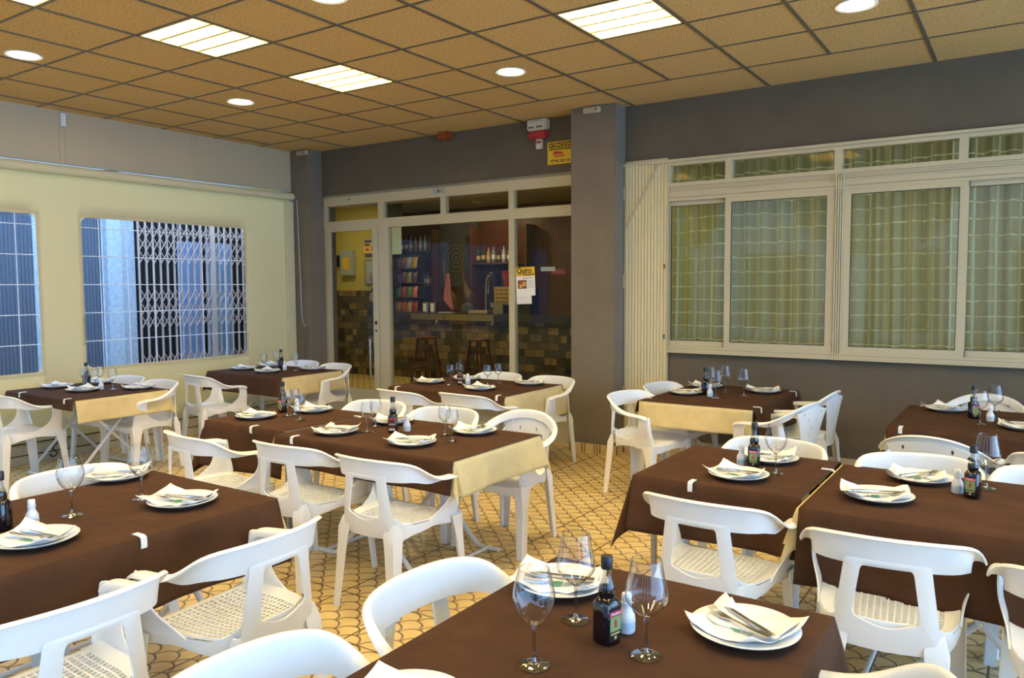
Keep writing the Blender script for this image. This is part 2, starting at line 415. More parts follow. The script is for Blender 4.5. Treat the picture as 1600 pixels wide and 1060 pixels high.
# shop front -----------------------------------------------------------
def frame_rects(bm, rects, y0, y1):
    for k, (x0, x1, z0, z1) in enumerate(rects): box(bm, x0, x1, y0 - k * .0006, y1 + k * .0006, z0, z1)
def shopfront():
    y0, y1 = .90, .96
    d = D.objects.new('door_1', None); C.objects.link(d); d['kind'] = 'structure'
    obj('shutter_box', bx(-.715, 2.93, .885, 1.10, 2.60, 2.735, bevel=.004), 'alu', d)
    bm = bmesh.new(); box(bm, -.73, 2.93, .878, .886, 2.722, 2.728); box(bm, -.73, 2.93, .878, .886, 2.708, 2.713)
    obj('box_seam', bm, 'tbar', d)
    obj('hinge_stud', bx(-.28, -.26, .878, .886, 2.655, 2.675), 'tbar', d)
    bm = bmesh.new()
    frame_rects(bm, [(-.73, -.69, 0, 2.60), (-.69, 2.93, 2.305, 2.415), (.19, .275, 0, 2.60), (1.135, 1.21, 2.415, 2.60),
                     (2.05, 2.12, 0, 2.60), (2.86, 2.93, 0, 2.60), (2.12, 2.93, 0, .20), (.275, .345, 0, 2.305)], y0, y1)
    obj('frame', bm, 'alu', d)
    bm = bmesh.new()
    frame_rects(bm, [(-.69, -.635, .0, 2.34), (.10, .185, .0, 2.34), (-.635, .10, 2.285, 2.34), (-.635, .10, 0, .36)], .885, .935)
    lf = obj('door_leaf', bm, 'alu', d)
    bm = bmesh.new(); frame_rects(bm, [(.13, .16, 1.16, 1.20), (.137, .152, 1.07, 1.10)], .875, .886); obj('lock', bm, 'black', lf)
    bm = bmesh.new(); tube(bm, [(.05, .87, .52), (.05, .87, .98)], .012); box(bm, .04, .06, .87, .90, .55, .57); box(bm, .04, .06, .87, .90, .93, .95); obj('pull_bar', bm, 'steel', lf)
    for x0, x1, z0, z1 in ((-.69, .19, 2.415, 2.60), (.275, 1.135, 2.415, 2.60), (1.21, 2.05, 2.415, 2.60), (2.12, 2.86, 2.415, 2.60),
                           (-.635, .10, .36, 2.285), (.345, 2.05, .12, 2.305), (2.12, 2.86, .20, 2.305)):
        obj('pane', bx(x0, x1, .93, .934, z0, z1), 'pane', d)
    obj('bottom_rail', bx(.345, 2.05, y0, y1, 0, .12), 'alu', d)
shopfront()

# big windows on the right ---------------------------------------------
def right_windows():
    def mk(n, x0, x1, sashes, tops, panes):
        wn = D.objects.new('window_%d' % n, None); C.objects.link(wn); wn['kind'] = 'structure'
        bm = bmesh.new()
        frame_rects(bm, [(x0, x1, 2.50, 2.535), (x0, x1, 2.37, 2.44), (x0, x1, 1.0, 1.045), (x0, x1, 2.69, 2.725)] + [(a, b, 2.535, 2.69) for a, b in tops], .86, .94)
        frame_rects(bm, [(x0, x1, 2.44, 2.50)], .875, .94)
        obj('frame', bm, 'alu', wn)
        bm = bmesh.new(); box(bm, x0, x1, .8735, .8755, 2.462, 2.465); box(bm, x0, x1, .8735, .8755, 2.480, 2.482); box(bm, x0, x1, .857, .861, 2.398, 2.401); box(bm, x0, x1, .857, .861, 1.022, 1.024); obj('track_groove', bm, 'tbar', wn)
        for a, b, f in sashes:
            bm = bmesh.new(); yy = .865 if f else .90
            frame_rects(bm, [(a, a + .055, 1.045, 2.37), (b - .06, b, 1.045, 2.37), (a + .055, b - .06, 1.045, 1.095), (a + .055, b - .06, 2.33, 2.37)], yy, yy + .03)
            s = obj('sash', bm, 'alu', wn)
            obj('pane', bx(a + .055, b - .06, yy + .012, yy + .016, 1.095, 2.33), 'pane', s)
            bm = bmesh.new(); g = .005; A, B = a + .055, b - .06
            frame_rects(bm, [(A, A + g, 1.095, 2.33), (B - g, B, 1.095, 2.33), (A, B, 1.095, 1.095 + g), (A, B, 2.33 - g, 2.33)], yy + .002, yy + .012)
            if f: frame_rects(bm, [(a - .004, a, 1.05, 1.10), (b, b + .004, 1.05, 1.10), (a - .004, a, 2.33, 2.40), (b, b + .004, 2.33, 2.40)], yy - .002, yy + .02)
            obj('gasket', bm, 'black', s)
        for a, b in panes: obj('pane', bx(a, b, .90, .904, 2.535, 2.69), 'pane', wn)
    mk(1, 3.845, 5.315, [(3.80, 4.42, 0), (4.37, 5.28, 1)], [(3.845, 3.86), (4.37, 4.43), (5.27, 5.315)], [(3.86, 4.37), (4.43, 5.27)])
    mk(2, 5.315, 6.80, [(5.35, 6.225, 1), (6.165, 6.80, 0)], [(5.315, 5.33), (6.15, 6.21), (6.78, 6.80)], [(5.33, 6.15), (6.21, 6.78)])
    mk(3, 6.80, 8.90, [(6.82, 7.75, 0), (7.70, 8.88, 1)], [(6.80, 6.84), (7.7, 7.76), (8.85, 8.9)], [(6.84, 7.7), (7.76, 8.85)])
    bm = bmesh.new()
    for a in (5.285, 5.303, 5.321, 5.339): box(bm, a, a + .013, .852, .90, .99, 2.50)
    struct('trim_2', bm, 'alu')
    struct('trim_3', bx(3.40, 8.95, .835, .88, 2.722, 2.745), 'alu')
    struct('trim_4', bx(3.845, 8.9, .83, .90, .985, 1.0), 'alu')
    # sheer curtain
    bm = bmesh.new(); uv = bm.loops.layers.uv.new('UV'); n = 900; x0, x1 = 3.70, 8.9
    rows = [.75, 1.4, 2.0, 2.8]; V = []
    for k in range(n + 1):
        x = x0 + (x1 - x0) * k / n
        y = 1.10 + .045 * math.sin(x * 44 + 1.4 * math.sin(x * 3.1)) + .018 * math.sin(x * 17 + 2)
        V.append([bm.verts.new((x + .01 * math.sin(z * 2 + x), y, z)) for z in rows])
    for k in range(n):
        for r in range(3):
            f = bm.faces.new((V[k][r], V[k + 1][r], V[k + 1][r + 1], V[k][r + 1]))
            for l, (kk, rr) in zip(f.loops, ((k, r), (k + 1, r), (k + 1, r + 1), (k, r + 1))):
                l[uv].uv = ((x1 - x0) * kk / n * 1.0, rows[rr])
    o = obj('sheer_curtain', bm, 'sheer', None, 60); tag(o, 'long sheer greenish check curtain hanging behind the right-hand windows', 'curtain')
right_windows()

# folded white accordion shutter beside the pillar ----------------------
def accordion():
    t = thing('folding_shutter', 'white folded slatted metal shutter standing between the grey pillar and the windows', 'shutter', (3.42, .86, .16))
    bm = bmesh.new(); n = 13; wd = .415
    prof = []
    for k in range(n):
        a = wd * k / n
        prof += [(a + .003, -.004), (a + wd / n - .006, -.004), (a + wd / n - .003, .008), (a + wd / n, .008)]
    lo = [bm.verts.new((x, y, 0)) for x, y in prof]; hi = [bm.verts.new((x, y, 2.59)) for x, y in prof]
    for i in range(len(prof) - 1): bm.faces.new((lo[i], lo[i + 1], hi[i + 1], hi[i]))
    o = obj('slat_panel', bm, 'roller', t); s = o.modifiers.new('s', 'SOLIDIFY'); s.thickness = .012; s.offset = 1; bake(o)
    bm = bmesh.new(); box(bm, -.012, 0, -.012, .012, 0, 2.60); box(bm, wd, wd + .012, -.012, .012, 0, 2.60); box(bm, -.012, wd + .012, -.012, .012, 2.59, 2.605)
    obj('edge_frame', bm, 'alu', t)
    bm = bmesh.new(); tube(bm, [(.0, -.012, 1.98), (.345, -.012, 2.58)], .010, 6); obj('brace', bm, 'alu', t)
    for z in (.35, 1.42, 2.25): obj('hinge', bx(-.022, .0, -.02, .0, z, z + .13), 'alu', t)
    for z in (.95, 1.6): obj('latch', bx(.385, .40, -.018, -.006, z, z + .04), 'tbar', t)
accordion()

# left wall : panel, roller, vinyl curtain -------------------------------
def left_wall():
    bm = bmesh.new(); box(bm, XL - .06, XL, -8.5, YP + .1, 2.79, ZC); struct('wall_left', bm, 'panel')
    bm = bmesh.new()
    for y in (-5.0, -3.55, -2.09, -.69): box(bm, XL, XL + .006, y - .004, y + .004, 2.80, ZC); box(bm, XL, XL + .006, y + .045, y + .050, 2.80, ZC)
    struct('trim_5', bm, 'alu')
    bm = bmesh.new(); tube(bm, [(XL + .05, -8.5, 2.725), (XL + .05, YP - .03, 2.725)], .045, 20)
    o = obj('awning_roller', bm, 'roller', None, 40); tag(o, 'long cream roller tube along the top of the left vinyl curtain', 'roller')
    bm = bmesh.new(); tube(bm, [(XL + .05, YP - .03, 2.725), (XL + .05, YP - .015, 2.725)], .038, 16); obj('end_cap', bm, 'black', o)
    bm = bmesh.new(); tube(bm, [(XL + .05, YP - .015, 2.725), (XL + .05, YP, 2.725)], .028, 12); obj('mount', bm, 'plastic', o)
    # curtain sheet with window cut-outs
    wins = [(-4.95, -4.35), (-3.55, -2.345), (-1.935, -.065)]; z0, z1 = .83, 2.295
    bm = bmesh.new(); y_end = .62
    ys = [-8.5]
    for a, b in wins: ys += [a, b]
    ys.append(y_end)
    def fy(y, z): return XL + .012 + .007 * math.sin(y * 3.1 + z * 1.3) * math.sin(PI * min(max((z - .1) / 2.6, 0), 1))
    Y = []
    for a, b in zip(ys, ys[1:]): Y += [a + (b - a) * k / 12 for k in range(12)]
    Y.append(y_end); Z = [.10, .35, .6, z0, 1.2, 1.6, 2.0, z1, 2.45, 2.6, 2.70]
    V = [[bm.verts.new((fy(y, z), y, z)) for z in Z] for y in Y]
    for i in range(len(Y) - 1):
        for j in range(len(Z) - 1):
            ym, zm = (Y[i] + Y[i + 1]) / 2, (Z[j] + Z[j + 1]) / 2
            if z0 < zm < z1 and any(a < ym < b for a, b in wins): continue
            bm.faces.new((V[i][j], V[i + 1][j], V[i + 1][j + 1], V[i][j + 1]))
    cv = obj('vinyl_curtain', bm, 'pvc', None, 50); tag(cv, 'cream vinyl roll-down curtain forming the left side, with clear windows', 'curtain')
    s = cv.modifiers.new('s', 'SOLIDIFY'); s.thickness = .002; bake(cv)
    for a, b in wins:
        bm = bmesh.new(); n = 10; W = [[bm.verts.new((fy(a + (b - a) * i / n, z), a + (b - a) * i / n, z)) for z in Z[3:8]] for i in range(n + 1)]
        for i in range(n):
            for j in range(4): bm.faces.new((W[i][j], W[i + 1][j], W[i + 1][j + 1], W[i][j + 1]))
        wp = obj('clear_window', bm, 'vinyl', cv, 50)
        bm = bmesh.new(); r = .0045
        y = a + .17
        while y < b - .02:
            tube(bm, [(fy(y, z) + .004, y, z) for z in Z[3:8]], r, 5); y += .285
        z = 1.09
        while z < z1 - .02:
            tube(bm, [(fy(a + (b - a) * k / 8, z) + .004, a + (b - a) * k / 8, z) for k in range(9)], r, 5); z += .277
        obj('thread_grid', bm, 'thread', wp)
        # corner fillets + welded border in the sheet
        bm = bmesh.new()
        for cy, sy in ((a, 1), (b, -1)):
            for cz, sz in ((z0, 1), (z1, -1)):
                q = [(XL + .016, cy, cz)] + [(XL + .016, cy + sy * .07 * (1 - math.sin(t * PI / 16)), cz + sz * .07 * (1 - math.cos(t * PI / 16))) for t in range(9)]
                q = [q[0]] + [(XL + .018, cy + sy * .07 * (1 - math.cos(t * PI / 16)), cz + sz * .07 * (1 - math.sin(t * PI / 16))) for t in range(9)]
                bm.faces.new([bm.verts.new(p) for p in q])
        e = .03; x = XL + .019
        for p, q_ in (((a - e, z0 - e), (b + e, z0)), ((a - e, z1), (b + e, z1 + e)), ((a - e, z0), (a, z1)), ((b, z0), (b + e, z1))):
            box(bm, x - .001, x + .001, p[0], q_[0], p[1], q_[1])
        obj('window_border', bm, 'pvc', cv)
    # side channel
    o = obj('guide_channel', bx(XL, XL + .05, .535, .66, .10, 2.66, bevel=.008), 'roller'); tag(o, 'cream vertical guide post at the right end of the vinyl curtain', 'guide post')
    # base rail
    bm = bmesh.new(); box(bm, XL - .05, XL + .07, -8.5, .66, 0, .075); box(bm, XL - .04, XL + .05, -8.5, .66, .082, .165)
    o = struct('baseboard_left', bm, 'panel')
    bm = bmesh.new(); tube(bm, [(XL + .055, -8.5, .185), (XL + .055, .60, .185)], .006, 6); tube(bm, [(XL + .06, -8.5, .078), (XL + .06, .60, .078)], .005, 6)
    o = obj('floor_cable', bm, 'rubber'); tag(o, 'thin dark cable along the foot of the left vinyl curtain', 'cable')
    bm = bmesh.new(); tube(bm, bez([(XL + .085, -2.31, .20), (XL + .09, -2.28, .16), (XL + .085, -2.32, .11), (XL + .09, -2.28, .06), (XL + .09, -2.32, .03), (XL + .09, -2.35, .06)], 5), .006, 6)
    o = obj('hook', bm, 'rubber', None, 60); tag(o, 'small black metal hook at the foot of the left vinyl curtain', 'hook')
    # upper bracket seen on the wall panel
    bm = bx(XL, XL + .035, -2.085, -2.04, 3.14, 3.26, bevel=.004); o = obj('curtain_bracket', bm, 'plastic'); tag(o, 'small white bracket high on the left wall panel by the ceiling', 'bracket')
    # crank rod on the corner pillar
    t = thing('awning_crank', 'thin grey crank rod hanging on the corner pillar beside the vinyl curtain', 'crank', (-.90, YP - .03, 0))
    bm = bmesh.new(); tube(bm, bez([(0, -.01, 2.68), (.01, 0, 2.0), (.03, 0, 1.30), (.05, 0, 1.18), (.085, 0, 1.12)], 5), .005, 8); obj('rod', bm, 'tube', t, 60)
    bm = bmesh.new(); tube(bm, [(.085, 0, 1.12), (.09, 0, .96)], .012, 8); tube(bm, [(.09, 0, .96), (.05, 0, .86), (.045, 0, .74)], .008, 8); obj('grip', bm, 'tbar', t, 60)
left_wall()

# ================================================================ CEILING LAMPS
def troffer(i, j, label):
    x0, x1, y0, y1 = GX(i) + .012, GX(i + 1) - .012, GY(j) + .012, GY(j - 1) - .012
    t = thing('ceiling_light', label, 'ceiling light', ((x0 + x1) / 2, (y0 + y1) / 2, ZC), 0, 'square louvred ceiling lights')
    h = (x1 - x0) / 2
    bm = bmesh.new()
    for a in ((-h, h, -h, -h + .012), (-h, h, h - .012, h), (-h, -h + .012, -h, h), (h - .012, h, -h, h)):
        box(bm, a[0], a[1], a[2], a[3], -.004, .085)
    obj('frame', bm, 'louvre', t)
    o = obj('light_tubes', bx(-h + .012, h - .012, -h + .012, h - .012, .072, .08), 'lamp_warm', t)
    bm = bmesh.new()
    for k in range(1, 4): y = -h + 2 * h * k / 4; box(bm, -h, h, y - .012, y + .012, .0, .045)
    for k in range(1, 8): x = -h + 2 * h * k / 8; box(bm, x - .0015, x + .0015, -h, h, .005, .04)
    obj('louvre', bm, 'louvre', t)
def lamp_cell(i, j): return (i, j)
NM = {(3, 3): 'square louvred ceiling light nearest the bar doorway', (3, 5): 'square louvred ceiling light between the two round spots on the left',
      (3, 7): 'square louvred ceiling light cut by the top left corner', (7, 3): 'large square louvred ceiling light at the top centre right'}
for i, j in PAN: troffer(i, j, NM.get((i, j), 'square louvred ceiling light behind the viewer, %s' % {(7, 6): 'over the foreground table', (7, 9): 'at the open edge', (3, 10): 'far left', (11, 4): 'right of the tables', (11, 7): 'rear right'}.get((i, j), '')))
def downlight(x, y, label):
    t = thing('round_downlight', label, 'ceiling light', (x, y, ZC), 0, 'round recessed spots in the ceiling')
    bm = bmesh.new(); lathe(bm, [(.098, -.004), (.118, -.008), (.122, -.002), (.12, .0), (.098, .0)], 32, cap=False); obj('trim_ring', bm, 'plastic', t, 50)
    bm = bmesh.new(); lathe(bm, [(.0, -.003), (.099, -.003), (.099, .0), (0, .0)], 32, cap=False); obj('lamp_disc', bm, 'lamp_down', t)
for x, y, l in ((.552, -3.108, 'round white downlight at the far left of the ceiling'), (.634, -1.325, 'round white downlight above the table in the back left corner'),
                (3.182, -.738, 'round white downlight above the long centre table, nearest the red siren'), (3.202, -2.66, 'round white downlight cut by the top edge of the photo'),
                (5.7, -.75, 'round white downlight above the table by the shutter'), (5.7, -2.6, 'round white downlight above the right hand tables'),
                (8.2, -.75, 'round white downlight far to the right'), (.6, -5.0, 'round white downlight above the left end'), (5.7, -5.0, 'round white downlight above the viewer')):
    downlight(x, y, l)

# small wall fixtures ----------------------------------------------------
def fixtures():
    t = thing('alarm_siren', 'white and red alarm siren box high on the grey lintel', 'alarm', (2.46, .88, 3.20))
    bm = bx(-.115, .115, -.085, -.001, -.035, .075, bevel=.012); obj('housing', bm, 'skin', t, 40)
    bm = bx(-.11, .11, -.082, -.001, -.115, -.036, bevel=.02); obj('red_lens', bm, 'red', t, 40)
    text_obj('lettering', 'SIRENA', .030, 'grey_print', t, (-.08, -.0862, .045), width=.15)
    text_obj('lettering', '▪▪▪▪ • ▪▪▪▪', .030, 'black', t, (-.09, -.0862, -.012), width=.16) if 0 else None
    bm = bmesh.new(); [box(bm, -.09 + k * .015 + (.03 if k > 3 else 0), -.079 + k * .015 + (.03 if k > 3 else 0), -.0865, -.085, -.012, .004) for k in range(9)]; obj('lettering', bm, 'black', t)
    bm = bx(-.035, .035, -.04, -.001, -.215, -.116, bevel=.004); b = obj('sensor_box', bm, 'skin', t, 40)
    obj('sensor_window', bx(-.027, .027, -.042, -.04, -.16, -.135), 'red', b)
    o = obj('orange_detector', bx(1.20, 1.35, .77, .879, 3.205, 3.284, bevel=.012), mat('orange_box', (.28, .06, .015, 1), .5)); tag(o, 'small orange brown box under the ceiling above the doors', 'detector')
    # yellow warning sign
    s = thing('alarm_sign', 'yellow ATENCION alarm company sign beside the grey pillar', 'sign', (2.545, .879, 2.82))
    obj('plate', bx(0, .36, -.004, -.001, 0, .222), 'yellow', s)
    obj('black_band', bx(.015, .275, -.005, -.004, .165, .212), 'black', s)
    text_obj('lettering', 'ATENCION', .045, 'yellow', s, (.022, -.0055, .172), width=.245, bold=.001)
    text_obj('lettering', 'CONECTADO CON CENTRAL DE ALARMAS', .026, 'black', s, (.015, -.0045, .138), width=.26, bold=.0006)
    bm = bmesh.new(); v = [bm.verts.new(p) for p in ((.06, -.0048, .11), (.075, -.0048, .125), (.09, -.0048, .128), (.175, -.0048, .118), (.175, -.0048, .108), (.19, -.0048, .10), (.07, -.0048, .098))]; bm.faces.new(v); obj('emblem', bm, 'red', s)
    text_obj('lettering', 'TELEGRUP', .034, 'red', s, (.068, -.005, .068), width=.13, bold=.001)
    text_obj('lettering', '☎902 202 131', .036, 'black', s, (.03, -.0045, .018), width=.23, bold=.001)
    bm = bmesh.new(); v = [bm.verts.new(p) for p in ((.27, -.0048, .075), (.285, -.0048, .14), (.30, -.0048, .175), (.315, -.0048, .195), (.345, -.0048, .19), (.355, -.0048, .16), (.355, -.0048, .085), (.33, -.0048, .07), (.325, -.0048, .11), (.318, -.0048, .075))]; bm.faces.new(v); obj('figure', bm, 'black', s)
    # emergency luminaires on the pillars
    for x, l in ((-.805, 'small white fixture at the top of the left corner pillar'), (3.17, 'small white fixture at the top of the wide grey pillar')):
        t = thing('wall_fixture', l, 'wall fixture', (x, YP, 3.215), 0)
        obj('housing', bx(-.085, .085, -.05, -.001, 0, .05, bevel=.006), 'panel', t, 40)
        bm = bmesh.new(); lathe(bm, [(0, -.002), (.009, -.002), (.009, .0)], 10)
        for v in bm.verts: v.co = Vector((v.co.x + .055, v.co.z - .05, v.co.y + .025))
        obj('screw', bm, 'black', t)
    # TESA plate on shutter box
    s = thing('box_sticker', 'small grey sticker with a red mark on the shutter box over the doors', 'sticker', (1.04, .884, 2.635))
    obj('sheet', bx(0, .18, -.003, -.001, 0, .065), 'grey_print', s)
    bm = bmesh.new(); box(bm, .07, .085, -.004, -.003, .01, .05); box(bm, .07, .12, -.004, -.003, .022, .036); obj('red_mark', bm, 'red', s)
    # flyer
    s = thing('flyer', 'yellow and white Quiro masajista flyer taped on the right door glass', 'flyer', (2.13, .925, 1.50)); s.rotation_euler = (0, math.radians(-2), 0)
    obj('sheet', bx(0, .235, -.002, -.001, .0, .30), 'paper', s)
    obj('yellow_header', bx(0, .235, -.003, -.002, .205, .30), 'yellow', s)
    text_obj('lettering', 'Quiro', .085, 'black', s, (.012, -.0035, .236), width=.18, bold=.0015)
    text_obj('lettering', 'masajista', .034, 'wood', s, (.085, -.0035, .212), width=.14, bold=.0008)
    text_obj('lettering', '663 676 155', .024, 'grey_print', s, (.085, -.0025, .178), width=.12, bold=.0006)
    obj('photo_print', bx(.02, .13, -.003, -.002, .075, .165), mat('warm_photo', (.22, .07, .02, 1), .5), s)
    bm = bmesh.new(); box(bm, .04, .075, -.0035, -.003, .085, .12); box(bm, .08, .12, -.0035, -.003, .10, .145); obj('photo_highlight', bm, mat('warm_photo_light', (.7, .4, .12, 1), .5), s)
    bm = bmesh.new(); [box(bm, .145, .22, -.003, -.002, .155 - k * .012, .158 - k * .012) for k in range(7)]; obj('text_lines', bm, 'grey_print', s)
    bm = bmesh.new(); [box(bm, .0 + k * .0235, .021 + k * .0235, -.002, -.001, -.085, .0) for k in range(8)]; obj('tear_off_strips', bm, 'paper', s)
    # stickers on glass
    o = obj('glass_sticker', bx(2.43, 2.60, .922, .928, 1.757, 1.80), 'grey_print'); tag(o, 'pale blank rectangular sticker on the right door glass', 'sticker')
    o = obj('glass_sticker', bx(2.55, 2.72, .926, .929, 1.725, 1.775), mat('dull_red', (.2, .04, .05, 1), .5)); tag(o, 'dull red outlined sticker on the right door glass', 'sticker')
    s = thing('glass_sticker', 'yellow alarm sticker with a black figure on the left door glass', 'sticker', (-.075, .925, 2.01))
    obj('sheet', bx(0, .165, -.003, -.001, 0, .125), 'yellow', s)
    bm = bmesh.new(); v = [bm.verts.new(p) for p in ((.03, -.004, .04), (.035, -.004, .065), (.05, -.004, .06), (.09, -.004, .045), (.09, -.004, .03), (.035, -.004, .03))]; bm.faces.new(v); obj('emblem', bm, 'red', s)
    obj('text_lines', bx(.015, .10, -.004, -.003, .085, .115), 'wood', s)
    bm = bmesh.new(); v = [bm.verts.new(p) for p in ((.125, -.004, .03), (.13, -.004, .09), (.14, -.004, .10), (.15, -.004, .09), (.155, -.004, .03))]; bm.faces.new(v); obj('figure', bm, 'black', s)
fixtures()

# ================================================================ OUTSIDE (left of the curtain)
def outside():
    X = -3.6
    struct('ground', bx(-9, XL - .25, -12, 2.35, -.12, -.02), 'asphalt')
    bm = bmesh.new()
    box(bm, X - .4, X - .15, -12, -1.20, 0, 5); box(bm, X - .4, X, -1.20, -.95, 0, 5)
    box(bm, X - .4, X, -.28, -.08, 0, 5); box(bm, X - .4, X - .1, -.08, .16, 0, 5)
    box(bm, X - .4, X, -.95, 2.3, 3.0, 5)
    struct('wall_street', bm, 'concrete')
    # grey rolling shutter between piers
    bm = bmesh.new(); prof = []
    y = -.95; k = 0
    while y < -.28: prof.append((X - .12 + (.02 if k % 2 else 0), y)); y += .022; k += 1
    lo = [bm.verts.new((a, b, 0)) for a, b in prof]; hi = [bm.verts.new((a, b, 3.0)) for a, b in prof]
    for i in range(len(prof) - 1): bm.faces.new((lo[i], lo[i + 1], hi[i + 1], hi[i]))
    o = obj('street_shutter', bm, 'shutter_dark'); tag(o, 'dark grey ribbed shutter across the street, seen through the vinyl window', 'shutter')
    bm = bmesh.new(); prof = []; y = -2.0; k = 0
    while y < -1.2: prof.append((X - .02 + (.02 if k % 2 else 0), y)); y += .022; k += 1
    lo = [bm.verts.new((a, b, 0)) for a, b in prof]; hi = [bm.verts.new((a, b, 2.5)) for a, b in prof]
    for i in range(len(prof) - 1): bm.faces.new((lo[i], lo[i + 1], hi[i + 1], hi[i]))
    o = obj('street_shutter', bm, 'shutter_dark'); tag(o, 'dark grey shutter across the street, seen through the leftmost vinyl window', 'shutter')
    bm = bmesh.new(); box(bm, X - .6, X - .42, .16, 2.3, 0, 3.0); struct('wall_recess', bm, 'dark')
    for a, b in ((.95, 1.30), (1.42, 1.85)):
        o = obj('street_door', bx(X - .34, X - .28, a, b, .05, 2.3, bevel=.005), 'bluepane'); tag(o, 'pale blue glazed door behind the brown folding gate, ' + ('left leaf' if a < 1.2 else 'right leaf'), 'door')
    # scissor gate
    g = thing('scissor_gate', 'brown folding scissor gate across the street, seen through the vinyl window', 'gate', (X, .16, 0))
    bm = bmesh.new(); L = 2.12; n = 20
    for k in range(n + 1):
        y = L * k / n; box(bm, -.012, .012, y - .010, y + .010, .05, 2.95)
    obj('uprights', bm, 'gate', g)
    bm = bmesh.new()
    for zb in (.15, 1.05, 1.95):
        for k in range(n):
            y = L * k / n; s = L / n
            for q in range(3):
                za = zb + q * .18
                tube(bm, [(.016, y, za), (.016, y + s, za + .18)], .006, 4); tube(bm, [(.016, y + s, za), (.016, y, za + .18)], .006, 4)
    obj('lattice', bm, 'gate', g)
    obj('lock_post', bx(-.02, .03, 1.12, 1.19, .05, 2.95), 'gate', g)
    o = obj('awning_sign', bx(X + .0, X + .02, -2.2, -1.22, 2.56, 2.9), 'blue'); tag(o, 'blue sign strip above the street shutter, top of the leftmost vinyl window', 'sign')
outside()

# behind the viewer: open terrace side, street, trees and the opposite facade
def behind():
    struct('street', bx(-9, 22, -22, -8.5, -.12, -.02), 'asphalt')
    bm = bmesh.new(); box(bm, -6, 22, -17.2, -17, 0, 7)
    struct('wall_opposite', bm, 'concrete')
    bm = bmesh.new()
    for k in range(7): box(bm, -4.5 + k * 3.6, -2.7 + k * 3.6, -17.0, -16.97, .2, 2.6)
    struct('window_4', bm, 'dark')
    def tree(x, y, h, lab):
        t = thing('street_tree', lab, 'tree', (x, y, 0), 0, 'street trees behind the viewer')
        bm = bmesh.new(); tube(bm, [(0, 0, 0), (.05, 0, h * .5), (0, .05, h)], [.14, .1, .06], 8); obj('trunk', bm, 'bark', t, 60)
        bm = bmesh.new(); rnd = random.Random(int(x * 10))
        for k in range(1500):
            a, b = rnd.uniform(0, 2 * PI), rnd.uniform(-1, 1); r = rnd.uniform(.5, 1) ** .5 * 1.7; s = math.sqrt(1 - b * b)
            p = Vector((r * s * math.cos(a), r * s * math.sin(a), h + r * b * .8)); e = .16
            u = Vector((rnd.uniform(-1, 1), rnd.uniform(-1, 1), rnd.uniform(-1, 1))).normalized(); v = u.orthogonal().normalized()
            bm.faces.new([bm.verts.new(p + q) for q in (u * e, v * e * .6, -u * e, -v * e * .6)])
        obj('crown', bm, 'leaf', t)
    tree(-1.5, -11.0, 3.6, 'leafy street tree behind the viewer, on the left'); tree(3.6, -11.5, 3.6, 'leafy street tree behind the viewer, in the middle'); tree(9.0, -12, 3.6, 'leafy street tree behind the viewer, on the right')
behind()

